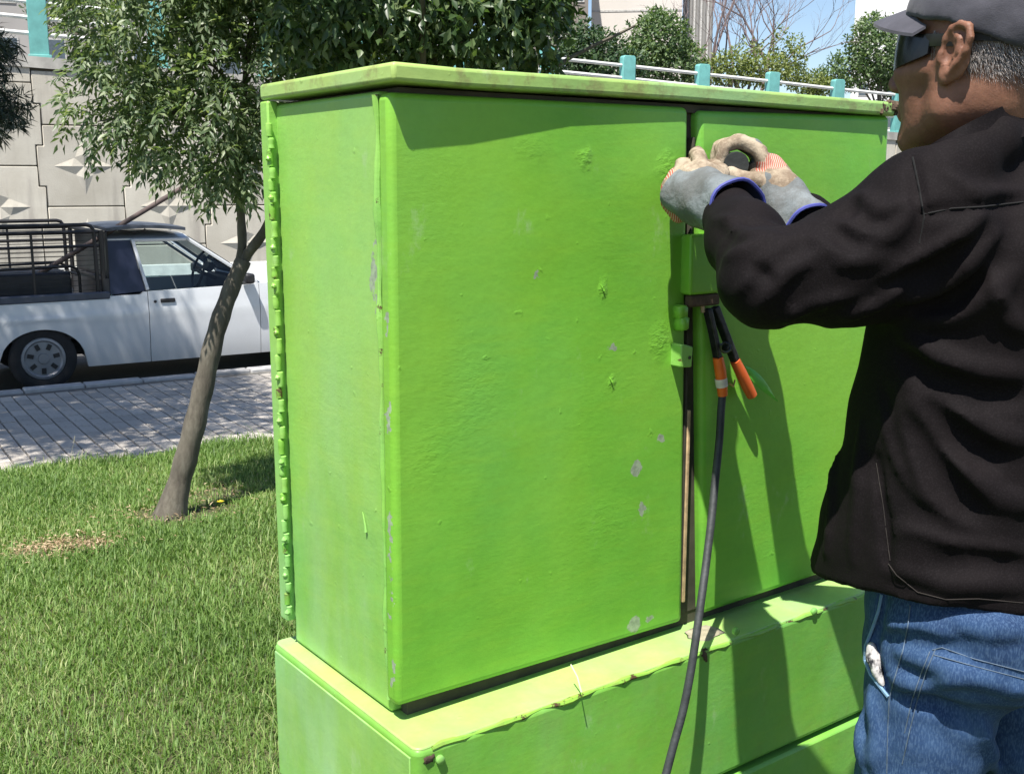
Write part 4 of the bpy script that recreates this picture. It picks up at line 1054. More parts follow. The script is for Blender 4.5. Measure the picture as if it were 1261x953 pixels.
gl.chain([at(832, 217, 1.815), at(827, 232, 1.810), at(827, 248, 1.805), at(835, 266, 1.80)], [.013, .015, .015, .012], .012)
g1 = zoned(gl, [(at(828, 220, 1.815), .017, 1), (at(826, 236, 1.81), .019, 1), (at(826, 252, 1.805), .019, 1), (at(834, 268, 1.80), .016, 1)], worker); g1['label'] = 'left glove with grey gauntlet at the gap between the doors'
cuff(g1, at(906, 258, 1.685), at(846, 238, 1.805), .050, .047, .95, 1.0, (0, 0, 0))
# right hand, beyond: closed round the grip of the electrode holder
def ringf(d, sh=0): return [at(944+sh, 208, d-.010), at(936+sh, 187, d-.004), at(913+sh, 174, d+.002), at(892+sh, 181, d+.004), at(886+sh, 203, d+.002)]
fR = [ringf(1.855), ringf(1.88, -2), ringf(1.905, -4), ringf(1.93, -7)]
tR = [at(950, 228, 1.835), at(932, 224, 1.835), at(914, 221, 1.84), at(900, 214, 1.845)]
wr2 = at(962, 238, 1.83); ph2 = at(943, 216, 1.875)
gr_ = glove([(ph2, ((.022, .040, .034), (D1, D2, UP)))], fR, tR, 'r', [(ph2, wr2, .034, .036)])
gr_.chain([at(938, 194, 1.862), at(928, 181, 1.875), at(912, 176, 1.89)], [.0125, .0125, .0115], .006)
g2 = zoned(gr_, [(at(940, 190, 1.885), .034, 2), (at(922, 176, 1.90), .020, 2), (at(951, 204, 1.85), .023, 1), (at(941, 206, 1.845), .014, 1), (at(908, 174, 1.862), .008, 1)], worker); g2['label'] = 'right glove closed round the electrode holder'
cuff(g2, at(994, 279, 1.765), at(948, 226, 1.86), .044, .037, .95, 2.3)
# --- electrode holder in the right hand, electrode to the gap
GRIP = simple('grip_mat', (.018, .022, .02), .7, var=.4, scale=40, bump=.3)
a_, b_ = at(907, 203, 1.845), at(893, 203, 1.965)
holder = empty('electrode_holder', a_); tag(holder, 'dark electrode holder with thin steel rod gripped in the right glove', 'welding tool')
m = MB(); m.lathe([(0, .010), (.0, .0205), (.004, .0215), (.05, .021), (.09, .019), (.12, .015)], (0, 0, 0), b_-a_, 16); m.build('grip', GRIP, holder, smooth=True)
m = MB(); m.tube([at(900, 206, 1.90)-a_, at(880, 207, 1.905)-a_, at(856, 208, 1.907)-a_], .0035, 8); m.build('electrode', simple('rod_mat', (.42, .38, .32), .5, .6), holder, smooth=True)
# ------------------------------------------------------------------ parked pickup
S_CAR = 10.7
p_ = on_plane(55, 447, NS*S_CAR, NS); CAR0 = np.array([p_[0], p_[1], Z_ROAD])
truck = empty('pickup_truck', CAR0, math.atan2(DS[1], DS[0]))
tag(truck, 'white pickup truck with black bed cage parked along the kerb', 'pickup truck')
def paintcar(name, col, rough=.28):
    t = NT(name); c = t.ramp(t.noise(3, 6, .6), [(.3, tuple(x*.88 for x in col)), (.7, col)]); c = t.mix(t.rng(t.sep()[2], .15, .5, .35, 0), c, (.30, .28, .25))
    t.set('Base Color', c); t.set('Roughness', rough); t.set('Coat Weight', .4); t.set('Coat Roughness', .12); return t.m
CWHITE = paintcar('car_white', (.62, .64, .66))
CBLACK = simple('car_black', (.012, .012, .014), .5, var=.3)
CRUB = simple('tyre_mat', (.016, .016, .017), .85, bump=.4, bscale=60)
CHUB = simple('hubcap_mat', (.22, .23, .25), .42, .4, var=.15)
CPLAS = simple('car_trim_mat', (.03, .03, .033), .6)
CSEAT = simple('car_seat_mat', (.035, .04, .055), .9)
CGL = NT('car_glass'); CGL.set('Base Color', (.75, .82, .82)); CGL.set('Roughness', .03)
gl_ = CGL.n.new('ShaderNodeBsdfTransparent'); gl_.inputs[0].default_value = (.72, .80, .80, 1); gg = CGL.n.new('ShaderNodeBsdfGlossy'); gg.inputs['Roughness'].default_value = .03
fz = CGL.n.new('ShaderNodeFresnel'); fz.inputs[0].default_value = 1.45; mx = CGL.n.new('ShaderNodeMixShader'); CGL.l.new(fz.outputs[0], mx.inputs[0]); CGL.l.new(gl_.outputs[0], mx.inputs[1]); CGL.l.new(gg.outputs[0], mx.inputs[2]); CGL.l.new(mx.outputs[0], CGL.n['Material Output'].inputs[0]); CGL = CGL.m
WB, WR_, TWID = 2.56, .295, 1.66
XR, XF = -1.0, WB + .78
def zlow(x):
    z = .19 if x < 2.9 else .19 + (x-2.9)*.05
    for xc in (0.0, WB):
        d = abs(x-xc)
        if d < .37: z = max(z, .27 + math.sqrt(max(0, .37**2-d*d))*.80)
    return z
def belt(x):
    if x < .93: return .83 + .012*(x+1)/2
    if x < 2.0: return .865 + .02*(x-.93)
    return .90 - .02*(x-2.0) - (.10*max(0, (x-2.7)/.64)**2)
def yside(z, zt):       # near side surface: bulge, tuck at sill
    k = (z-.19)/(zt-.19); return .035*max(0, 1-k)**2.2 + .045*max(0, k-.55)**1.6*1.9 + (-.012*math.exp(-((z-.66)/.022)**2))
def side_panel(x0, x1, far=False, n=None, zt=None, top=None):
    n = n or max(4, int((x1-x0)/.03)); P = []
    for i in range(n+1):
        x = x0+(x1-x0)*i/n; zl = zlow(x); zu = (top or belt)(x); row = []
        for j in range(15):
            z = zl+(zu-zl)*j/14; y = yside(z, zu); row.append((x, TWID-y if far else y, z))
        P.append(row)
    return P
def slab(P, thick, far, name, mat, par):
    P = np.array(P, float); Q = P.copy(); Q[..., 1] += -thick if far else thick
    m = MB(); m.grid(P); m.grid(Q[::-1]); n1, n2 = P.shape[:2]
    for i in range(n1-1):
        for j in (0, n2-1): m.add([P[i, j], P[i+1, j], Q[i+1, j], Q[i, j]], [(0,1,2,3)])
    for j in range(n2-1):
        for i in (0, n1-1): m.add([P[i, j], P[i, j+1], Q[i, j+1], Q[i, j]], [(0,1,2,3)])
    return m.build(name, mat, par, smooth=True)
DX0, DX1 = .968, 2.06
for far in (False, True):
    slab(side_panel(XR, DX0-.006, far), .05, far, 'bed_side', CWHITE, truck)
    d = slab(side_panel(DX0, DX1, far), .05, far, 'door', CWHITE, truck)
    slab(side_panel(DX1+.006, XF, far), .05, far, 'fender', CWHITE, truck)
    ys = TWID - .012 if far else .012
    q = on_plane(207, 370, NS*S_CAR, NS); hx = np.dot(q-CAR0, DS); hz = q[2]-CAR0[2]
    m = MB(); m.box((hx, TWID-.006 if far else .006, hz), (.14, .02, .040)); h = m.build('handle', CBLACK, d, bevel=.008)
    m = MB(); m.lathe([(0, .014), (.006, .014)], (hx-.12, TWID-.003 if far else .006, hz-.005), (0, 1 if far else -1, 0), 12); m.build('lock', CPLAS, d)
# door window frame and glass (both sides), pillars
ROOFZ, ROOFX0, ROOFX1 = 1.395, .86, 1.40
def yg(z): return .055 + (z-.88)*.24
def pl(x, z, far, o=0.0): y = yg(z)+o; return (x, TWID-y if far else y, z)
for far in (False, True):
    m = MB()
    a0, a1, b0, b1 = (.985, .885), (2.0, .91), (.905, 1.345), (1.40, 1.345)
    for (p, q, w) in (((.975, .875), (.885, 1.355), .055), ((.885, 1.352), (1.41, 1.352), .045), ((1.40, 1.36), (2.06, .90), .06)):
        m.bar(pl(*p, far), pl(*q, far), .03, w, up=(0, 1, .3))
    m.build('window_frame', CWHITE, truck, bevel=.006)
    m = MB(); m.add([pl(.985, .86, far, .006), pl(2.01, .885, far, .006), pl(1.405, 1.335, far, .006), pl(.91, 1.335, far, .006)], [(0,1,2,3)]); m.build('door_glass', CGL, truck)
    m = MB(); m.add([pl(.63, .85, far, .002), pl(.955, .87, far, .002), pl(.868, 1.35, far, .002), pl(.66, 1.35, far, .002), pl(.63, .85, far, .03), pl(.955, .87, far, .03), pl(.868, 1.35, far, .03), pl(.66, 1.35, far, .03)],
                    [(0,1,2,3),(7,6,5,4),(0,4,5,1),(1,5,6,2),(2,6,7,3),(3,7,4,0)]); m.build('cab_corner', simple('cab_dark_mat', (.018, .022, .045), .35), truck)
    m = MB(); m.box((1.93, TWID+.06 if far else -.06, .955), (.10, .15, .10)); m.build('wing_mirror', CBLACK, truck, bevel=.025, seg=3)
# roof, windscreen, bonnet, bulkheads
P = []
for i in range(9):
    u = i/8; x = ROOFX0 - .22 + (ROOFX1+.02-ROOFX0+.22)*u; row = []
    for j in range(13):
        v = j/12; y = yg(1.36) + (TWID-2*yg(1.36))*v; z = 1.365 + .055*(1-(2*v-1)**4)*(1-.25*(2*u-1)**2); row.append((x, y, z))
    P.append(row)
P = np.array(P); Q = P - (0, 0, .035); m = MB(); m.grid(P); m.grid(Q[::-1])
for i in range(8):
    for j in (0, 12): m.add([P[i, j], P[i+1, j], Q[i+1, j], Q[i, j]], [(0,1,2,3)])
for j in range(12):
    for i in (0, 8): m.add([P[i, j], P[i, j+1], Q[i, j+1], Q[i, j]], [(0,1,2,3)])
m.build('roof', CWHITE, truck, smooth=True)
m = MB(); m.add([(1.43, yg(1.36)+.02, 1.375), (1.43, TWID-yg(1.36)-.02, 1.375), (2.10, TWID-.08, .90), (2.10, .08, .90)], [(0,1,2,3)]); m.build('windscreen', CGL, truck)
P = [[(x, .06+(TWID-.12)*v, belt(x) + .045*(1-(2*v-1)**4) - .006) for v in np.linspace(0, 1, 11)] for x in np.linspace(2.03, XF-.04, 14)]
m = MB(); m.grid(P); m.build('bonnet', CWHITE, truck, smooth=True)
m = MB(); m.span(XF-.10, XF-.01, .05, TWID-.05, .30, .74); m.build('nose', CWHITE, truck, bevel=.03)
m = MB(); m.span(XF-.06, XF+.08, .02, TWID-.02, .24, .46); m.build('front_bumper', CPLAS, truck, bevel=.04, seg=3)
for y_ in (.10, TWID-.40):
    m = MB(); m.span(XF-.04, XF+.006, y_, y_+.30, .55, .70); m.build('headlight', simple('lamp_mat', (.5, .52, .55), .1) if y_ < .2 else bpy.data.materials['lamp_mat'], truck, bevel=.02)
m = MB(); m.span(XR-.10, XR+.02, .04, TWID-.04, .30, .46); m.build('rear_bumper', CPLAS, truck, bevel=.03)
m = MB(); m.span(XR, XR+.05, .05, TWID-.05, .42, .82); m.build('tailgate', CWHITE, truck, bevel=.01)
m = MB(); m.span(XR+.04, .60, .06, TWID-.06, .46, .50); m.span(.58, .63, .06, TWID-.06, .40, 1.0); m.build('bed_floor', CPLAS, truck)
m = MB(); m.span(.60, WB+.45, .12, TWID-.12, .26, .42); m.span(XR+.1, .6, .25, TWID-.25, .30, .40); m.build('chassis', CPLAS, truck)
for far in (False, True):                                  # inner wheel housings
    for xc in (0, WB):
        y0, y1 = (TWID-.34, TWID-.06) if far else (.06, .34); m = MB(); n = 14; A = []
        A = [(xc+.39*math.cos(math.pi*k/n), .27+.335*math.sin(math.pi*k/n)) for k in range(n+1)]
        m.grid([[(x, y, z) for y in (y0, y1)] for x, z in A]); iy = y0 if far else y1
        m.add([(x, iy, z) for x, z in A], [tuple(range(n+1))]); m.build('wheel_housing', CBLACK, truck)
m = MB(); m.span(1.98, 2.10, .10, TWID-.10, .55, .915); m.build('dashboard', CPLAS, truck, bevel=.03)
for y_ in (.22, TWID-.70):
    m = MB(); m.span(1.02, 1.50, y_, y_+.48, .45, .62); m.bar((1.05, y_+.24, .58), (.90, y_+.24, 1.06), .46, .12, up=(1, 0, .3)); m.bar((.89, y_+.24, 1.09), (.86, y_+.24, 1.20), .24, .08, up=(1, 0, .3)); m.build('seat', CSEAT, truck, bevel=.03)
m = MB(); m.tube([(1.80+.05*math.sin(a), TWID-.46+.18*math.cos(a), .95+.17*math.sin(a)) for a in np.linspace(0, 2*math.pi, 24, endpoint=False)], .014, 8, closed=True); m.bar((1.80, TWID-.63, .95), (1.80, TWID-.29, .95), .03, .02); m.bar((1.80, TWID-.46, .95), (2.0, TWID-.46, .86), .04, .04); m.build('steering_wheel', CPLAS, truck, smooth=True)
m = MB(); m.bar((1.80, .92, .98), (1.86, .92, 1.05), .22, .06, up=(0, 0, 1)); m.build('rear_view_mirror', CPLAS, truck, bevel=.01)
# wheels
for far in (False, True):
    for xc in (0, WB):
        yc = TWID-.03 if far else .03; s_ = 1 if far else -1
        m = MB(); m.lathe([(-.17, .19), (-.17, .27), (-.15, .292), (-.02, .295), (-.003, .27), (0, .235), (-.004, .20), (-.02, .195)], (xc, yc, .295), (0, s_, 0), 32, cap=False); ty = m.build('wheel', CRUB, truck, smooth=True)
        m = MB(); m.lathe([(-.012, .197), (-.002, .19), (.002, .17), (-.012, .155), (-.010, .05), (.004, .045), (.006, .001)], (xc, yc, .295), (0, s_, 0), 32); m.build('hubcap', CHUB, ty, smooth=True)
        for k in range(7):
            a = 2*math.pi*k/7 + .2; m = MB(); m.box((xc+.115*math.cos(a), yc+s_*-.0065, .295+.115*math.sin(a)), (.055, .006, .038), ((math.cos(a), 0, math.sin(a)), (0, 1, 0), (-math.sin(a), 0, math.cos(a)))); m.build('hubcap_slot', CBLACK, ty)
# black protective strip on the bed side
m = MB(); m.bar((XR+.02, .045, belt(XR)+.010), (.62, .045, belt(.6)+.010), .07, .07); m.bar((XR+.02, TWID-.045, belt(XR)+.010), (.62, TWID-.045, belt(.6)+.010), .07, .07); m.build('bed_rail', simple('bed_rail_mat', (.05, .06, .085), .5), truck, bevel=.012)
# cage over the bed
TUBE = simple('cage_mat', (.012, .011, .012), .5, var=.3)
for far in (False, True):
    y_ = TWID-.09 if far else .09
    for z_, x1_ in ((1.50, .52), (1.435, .56), (1.305, .56)):
        m = MB(); pts = [(-1.0, y_, z_), (x1_-.06, y_, z_+.004)] + ([(x1_-.02, y_, z_-.008), (x1_+.005, y_, z_-.045), (x1_+.01, y_, .86)] if z_ == 1.50 else [(x1_, y_, z_+.004)])
        m.tube(pts, .018 if z_ > 1.4 else .014, 8); m.build('cage_rail', TUBE, truck, smooth=True)
    for x_ in (.585, -.02, -.95):
        m = MB(); m.tube([(x_, y_, .80), (x_, y_, 1.45)], .022 if x_ > .5 else .012, 8); m.build('cage_post', TUBE, truck, smooth=True)
    m = MB(); wd = .008 if far else .0045                 # welded mesh
    if True:
        for k in range(34): x = -.98 + k*.046; m.bar((x, y_, .80), (x, y_, 1.42), wd)
        for k in range(12): z = .90 + k*.046; m.bar((-1.0, y_, z), (.58, y_, z), wd)
        m.build('mesh_panel', TUBE, truck)['kind'] = 'stuff'
m = MB(); m.span(.625, .645, .10, TWID-.10, .80, 1.43); m.build('headboard', CBLACK, truck)
for z_ in (1.435, 1.0):
    m = MB(); m.tube([(.585, .09, z_), (.585, TWID-.09, z_)], .018, 8); m.build('cage_crossbar', TUBE, truck, smooth=True)
m = MB(); m.tube([(-.95, .09, 1.435), (-.95, TWID-.09, 1.435)], .018, 8); m.build('cage_crossbar', TUBE, truck, smooth=True)
# wind deflector above the cab
P = []
for i in range(9):
    u = i/8; P.append([(.64+.74*u, .10+(TWID-.2)*v, 1.455 + .035*math.sin(math.pi*u*.8+.4) + .015*(1-(2*v-1)**2)) for v in np.linspace(0, 1, 9)])
P = np.array(P); Q = P - (0, 0, .03); m = MB(); m.grid(P); m.grid(Q[::-1])
for i in range(8):
    for j in (0, 8): m.add([P[i, j], P[i+1, j], Q[i+1, j], Q[i, j]], [(0,1,2,3)])
for j in range(8):
    for i in (0, 8): m.add([P[i, j], P[i, j+1], Q[i, j+1], Q[i, j]], [(0,1,2,3)])
m.build('roof_deflector', simple('deflector_mat', (.055, .065, .085), .45), truck, smooth=True)
m = MB(); m.tube([(.76, .16, 1.445), (.92, .15, 1.42), (1.0, .15, 1.44), (1.01, .15, 1.455)], .009, 6); m.build('deflector_bracket', TUBE, truck, smooth=True)
# load: dark crate with tube frame, long pole
def tw(x, y, z): return CAR0 + DS*x + NS*y + np.array([0, 0, z])
ld = empty('machine_crate', tw(-.03, .55, .502), math.atan2(DS[1], DS[0])); tag(ld, 'dark boxed machine with tube frame standing in the pickup bed', 'machine')
m = MB(); m.span(-.36, .36, -.30, .30, .0, .56); m.build('casing', simple('machine_mat', (.02, .02, .024), .6, var=.4), ld, bevel=.02)
for y_ in (-.31, .31):
    m = MB(); m.tube([(-.38, y_, .0), (-.38, y_, .60), (.36, y_, .615), (.41, y_, .59), (.43, y_, .53), (.43, y_, .0)], .014, 8); m.build('frame_tube', TUBE, ld, smooth=True)
m = MB(); m.tube([(.43, -.31, .53), (.43, .31, .53)], .012, 8); m.build('frame_tube', TUBE, ld, smooth=True)
pA = on_plane(52, 335, NS*(S_CAR+.35), NS); pB = on_plane(222, 233, NS*(S_CAR+.22), NS); dd = pB - pA
m = MB(); m.tube([pA - dd*.25, pA, pB, pB + dd*.12], .024, 10); pole = m.build('wooden_pole', simple('pole_mat', (.09, .065, .06), .8, var=.3, scale=12), smooth=True)
tag(pole, 'long brown pole leaning up out of the pickup bed', 'pole')
# ------------------------------------------------------------------ earth clamp, its cable, bits on the cabinet
def cf(px, py, b):                         # point at distance -b in front of the door plane
    return on_plane(px, py, C0 + D2*b, D2)
STEEL = simple('dark_steel_mat', (.045, .045, .05), .45, .7, var=.4, scale=60, bump=.3)
ORANGE = simple('orange_grip_mat', (.78, .145, .018), .45, var=.12, scale=30)
TAPE = simple('tape_mat', (.66, .60, .52), .7, var=.2, scale=60)
base = cf(893, 430, -.03)
clamp = empty('earth_clamp', base); tag(clamp, 'steel spring clamp with orange handles hanging at the gap between the doors', 'clamp')
def loc(*p): return [np.asarray(q) - base for q in p]
def arm(name, pts, w, mat, par, h=None):
    m = MB(); P = loc(*pts)
    for a, b_ in zip(P[:-1], P[1:]): m.bar(a, b_ + (b_-a)*.06, w, h or w*.5, up=D2)
    return m.build(name, mat, par, bevel=.002)
arm('jaw', [cf(871, 380, -.020), cf(878, 410, -.024), cf(884, 442, -.026)], .010, STEEL, clamp, .016)
arm('jaw', [cf(880, 378, -.016), cf(892, 410, -.022), cf(906, 446, -.026)], .012, STEEL, clamp, .016)
m = MB(); m.lathe([(-.012, .007), (.012, .007)], cf(893, 428, -.025)-base, D2, 12); m.build('pivot', STEEL, clamp, bevel=.001)
m = MB(); m.tube(loc(*[cf(893 + 6*math.cos(a), 428 + 6*math.sin(a), -.020-.002*k) for k, a in enumerate(np.linspace(0, 10, 22))]), .0022, 6); m.build('spring', STEEL, clamp, smooth=True)
m = MB(); m.tube(loc(cf(884, 440, -.027), cf(887, 456, -.028), cf(889, 474, -.029), cf(890, 487, -.029)), [.0095, .0105, .0100, .0090], 12); o = m.build('handle', ORANGE, clamp, smooth=True)
m = MB(); m.tube(loc(cf(887.6, 466, -.0284), cf(889, 476, -.029)), [.0112, .0110], 12); m.build('tape_wrap', TAPE, o, smooth=True)
m = MB(); m.tube(loc(cf(905, 444, -.027), cf(912, 458, -.028), cf(919, 473, -.028), cf(926, 487, -.028)), [.0095, .0105, .0108, .0100], 12); m.build('handle', simple('orange_dull_mat', (.55, .10, .02), .55), clamp, smooth=True)
m = MB(); m.tube(loc(cf(898, 472, -.028), cf(903, 476, -.026), cf(905, 468, -.024)), .0018, 6); m.build('loose_wire', simple('copper_mat', (.5, .3, .15), .4, .5), clamp, smooth=True)
# green plastic strip
P = []
for k in range(9):
    u = k/8; c = cf(917 + 40*u, 452 + 42*u**1.1, -.020 - .012*math.sin(math.pi*u)); w = .010*math.sin(math.pi*min(1, u*.9+.12)); a_ = (D1*.75 + np.array([0, 0, .66]))
    P.append([c - a_*w, c + D2*-.003, c + a_*w])
P = np.array(P); m = MB(); m.grid(P); m.grid((P + D2*.0015)[::-1]); st = m.build('plastic_strip', simple('green_plastic_mat', (.12, .52, .06), .4), smooth=True); tag(st, 'bright green pointed plastic strip stuck beside the orange clamp handle', 'plastic strip')
# cable
CB = simple('cable_mat', (.030, .034, .036), .62, var=.45, scale=30, bump=.35, bscale=90, bdist=.003)
pts = [(890, 484, -.029), (888, 505, -.032), (886, 540, -.040), (881, 590, -.055), (876, 640, -.075), (870, 690, -.095), (864, 735, -.115), (857, 785, -.132), (850, 830, -.140), (841, 875, -.145), (830, 915, -.150), (818, 960, -.155), (802, 1010, -.165), (790, 1050, -.18), (784, 1090, -.21), (790, 1125, -.26)]
P = [cf(*p) for p in pts]
P = [p for p in P if p[2] > .03]
e = P[-1]; P += [np.array([e[0]+.02, e[1]-.05, .02]), np.array([e[0]+.12, e[1]-.16, .012]), np.array([e[0]+.4, e[1]-.4, .012]), np.array([e[0]+.9, e[1]-.5, .012])]
cat = cat0
m = MB(); C_ = cat(P); m.tube(C_, [.0072]*len(C_), 12); cbl = m.build('welding_cable', CB, smooth=True); tag(cbl, 'black welding cable hanging from the orange clamp down past the plinth', 'cable')
# straw caught on the plinth
m = MB(); s0 = on_plane(703, 818, C0 + D2*-.06, D2); s1 = on_plane(716, 852, C0 + D2*-.104, D2); m.tube([s0, (s0+s1)/2 + np.array([.002, -.004, .004]), s1], .0011, 5); stw = m.build('straw', simple('straw_mat', (.5, .45, .33), .8), smooth=True); tag(stw, 'single pale straw lying over the plinth edge', 'straw')
# ------------------------------------------------------------------ vegetation
def leafmat(name, dark, mid, lite, trans=.35, rough=.5, isl=True):
    t = NT(name); c = t.ramp(t.island(), [(0, dark), (.5, mid), (1, lite)])
    t.set('Base Color', c); t.set('Roughness', rough); t.set('Specular IOR Level', .5)
    tr = t.n.new('ShaderNodeBsdfTranslucent'); t.l.new(t.mix(1.0, c, (1.25, 1.35, .6), 'MULTIPLY'), tr.inputs[0])
    mx = t.n.new('ShaderNodeMixShader'); mx.inputs[0].default_value = trans
    t.l.new(t.b.outputs[0], mx.inputs[1]); t.l.new(tr.outputs[0], mx.inputs[2]); t.l.new(mx.outputs[0], t.n['Material Output'].inputs[0]); return t.m
def unit(v): return v/np.maximum(np.linalg.norm(v, axis=-1, keepdims=True), 1e-9)
def leaf_cards(pos, dirs, nrm, L, W, fold=.25):
    "pointed leaves folded along the midrib: 6 vertices, 4 triangles each"
    n = len(pos); d = unit(dirs); s = unit(np.cross(d, nrm)); u = np.cross(s, d)
    L = np.asarray(L).reshape(-1, 1)*np.ones((n, 1)); W = np.asarray(W).reshape(-1, 1)*np.ones((n, 1))
    v = [pos, pos + d*L*.45 - s*W*.5 + u*W*fold, pos + d*L*.5, pos + d*L*.45 + s*W*.5 + u*W*fold, pos + d*L - u*L*.08]
    V = np.stack(v, 1).reshape(-1, 3); b = (np.arange(n)*5)[:, None]
    T = np.concatenate([b + [[0, 1, 2]], b + [[0, 2, 3]], b + [[1, 4, 2]], b + [[2, 4, 3]]], 0); return V, T
def pinnate(clusters, axes, rng, n=7, L=.050, W=.0165, stem=.10):
    "compound leaves: leaflets in pairs along a drooping stalk"
    P, Dv, N = [], [], []
    m = len(clusters); ax = unit(axes); up = np.tile([0, 0, 1.0], (m, 1)) + rng.normal(0, .45, (m, 3)); s = unit(np.cross(ax, up)); u = np.cross(s, ax)
    for k in range(n):
        t = (k//2+1)/((n+1)//2); sg = (1 if k % 2 else -1) if k < n-1 else 0
        p = clusters + ax*stem*t - np.array([0, 0, 1])*stem*.35*t*t; d = ax*(.75 if sg else 1) + s*sg*.8 - np.array([0, 0, .30]) + rng.normal(0, .18, (m, 3))
        P.append(p); Dv.append(d); N.append(u + rng.normal(0, .3, (m, 3)))
    P = np.concatenate(P); Dv = np.concatenate(Dv); N = np.concatenate(N); q = len(P)
    return leaf_cards(P, Dv, N, L*rng.uniform(.7, 1.25, q), W*rng.uniform(.8, 1.2, q))
BARK = NT('bark_mat'); c = BARK.ramp(BARK.noise(18, 6, .65, BARK.mapping((1, 1, .35))), [(.3, (.065, .055, .042)), (.55, (.125, .11, .085)), (.75, (.185, .17, .135))])
BARK.set('Base Color', c); BARK.set('Roughness', .95); nb = BARK.bump(BARK.noise(30, 6, .7, BARK.mapping((1, 1, .3))), .7, .012); BARK = BARK.m
def limb(mb, P, r0, r1, n=9, wob=.0, rng=None):
    C_ = cat(P, 5); m_ = len(C_); mb.tube(C_, [(r0 + (r1-r0)*(i/(m_-1))**.9)*(1+.06*math.sin(i*1.7)) for i in range(m_)], n); return C_
def lobes_points(lobes, n, rng, shell=.55):
    "points in a union of ellipsoids, denser to the outside"
    w = np.array([l[3]*l[4]*l[5]*(l[6] if len(l) > 6 else 1) for l in lobes]); w /= w.sum(); out, nr = [], []
    for l, k in zip(lobes, (w*n).astype(int)):
        d = unit(rng.normal(size=(k, 3))); r_ = rng.uniform(shell**3, 1, k)**(1/3)*rng.uniform(.82, 1.1, k)
        out.append(np.array(l[:3]) + d*r_[:, None]*np.array(l[3:6])); nr.append(d)
    return np.concatenate(out), np.concatenate(nr)
def clumped(P, rng, n_cl, spread):
    "pull points towards clump centres so that gaps open"
    c = P[rng.choice(len(P), n_cl, replace=False)]; out = np.empty_like(P)
    for i in range(0, len(P), 4000):
        q = P[i:i+4000]; k = ((q[:, None]-c[None])**2).sum(-1).argmin(1); out[i:i+4000] = c[k] + (q-c[k])*spread
    return out

# --- young ash beside the pavement
LEAF_A = leafmat('ash_leaf_mat', (.06, .10, .045), (.125, .185, .085), (.28, .33, .19), .42, .42)
rg = np.random.default_rng(11)
tb = on_plane(208, 640, (0, 0, -.11), (0, 0, 1))
ash = empty('ash_tree', tb); tag(ash, 'slender leaning tree with forked trunk and feathery leaves on the lawn', 'tree')
b = MB(); Y0 = tb[1]
pts = [(206, 652, 0), (210, 632, 0), (222, 590, .02), (238, 530, .03), (252, 470, .05), (266, 410, .06), (283, 360, .08), (300, 320, .10)]
trunk_pts = [at(x, y, Y0+d) - tb for x, y, d in pts]; limb(b, trunk_pts, .066, .037, 12)
f0 = trunk_pts[-1]
limb(b, [trunk_pts[-2], f0 + np.array([-.01, 0, .02]), at(297, 270, Y0+.1)-tb, at(294, 215, Y0+.1)-tb, at(300, 120, Y0+.15)-tb, at(310, 20, Y0+.2)-tb, at(320, -120, Y0+.2)-tb], .027, .010)
limb(b, [trunk_pts[-2], f0, at(325, 285, Y0+.05)-tb, at(352, 225, Y0)-tb, at(385, 130, Y0-.05)-tb, at(420, 20, Y0-.1)-tb], .031, .012)
for (x0, y0, x1, y1, d) in ((296, 210, 215, 150, -.35), (296, 200, 150, 90, .1), (300, 120, 190, 20, -.2), (305, 80, 235, -60, .4), (294, 215, 330, 130, -.4), (300, 150, 120, 150, -.25), (352, 225, 330, 120, .5), (310, 20, 400, -80, .3), (296, 230, 245, 215, -.2), (297, 245, 310, 225, -.3)):
    limb(b, [at(x0, y0, Y0+.12)-tb, at((x0*.45+x1*.55), (y0*.5+y1*.5)-12, Y0+.12+d*.5)-tb, at(x1, y1, Y0+.12+d)-tb], .011, .003, 6)
b.tube(cat0([trunk_pts[1] + np.array([-.012, -.01, -.07]), trunk_pts[1] + np.array([-.003, 0, -.02]), trunk_pts[1]*.6+trunk_pts[2]*.4, trunk_pts[2]], 6), [.135 - .083*min(1, (i_/18))**.45 for i_ in range(19)], 14); b.build('trunk', BARK, ash, smooth=True)
def pxlobe(px, py, d, rx, ry, rz, w=1): c_ = at(px, py, d); return (*c_, rx, ry, rz, w)
lob = [pxlobe(235, 150, 5.15, .36, .45, .30), pxlobe(150, 115, 5.2, .25, .4, .24), pxlobe(300, 90, 5.2, .34, .45, .34), pxlobe(175, 25, 5.2, .35, .5, .32), pxlobe(300, 205, 5.05, .13, .25, .15, 1.6), pxlobe(250, 195, 5.1, .20, .3, .16),
       pxlobe(260, -40, 5.3, .5, .55, .35), pxlobe(360, -90, 5.3, .6, .6, .45), pxlobe(420, 40, 5.3, .38, .5, .30), pxlobe(110, 165, 5.2, .10, .2, .10)]
P, N = lobes_points(lob, 4300, rg, .35); P = clumped(P, rg, 430, .70)
pq = np.array([px_of(p) for p in P]); kp = ~((pq[:, 0] > 180) & (pq[:, 0] < 210) & (pq[:, 1] > 0) & (pq[:, 1] < 66) & (rg.uniform(size=len(P)) < .8)); P, N = P[kp], N[kp]
ax = unit(N*.9 + rg.normal(0, .5, P.shape) - np.array([0, 0, .35])); V, T = pinnate(P, ax, rg)
o = fast_mesh('crown', V - tb, T, LEAF_A, ash)

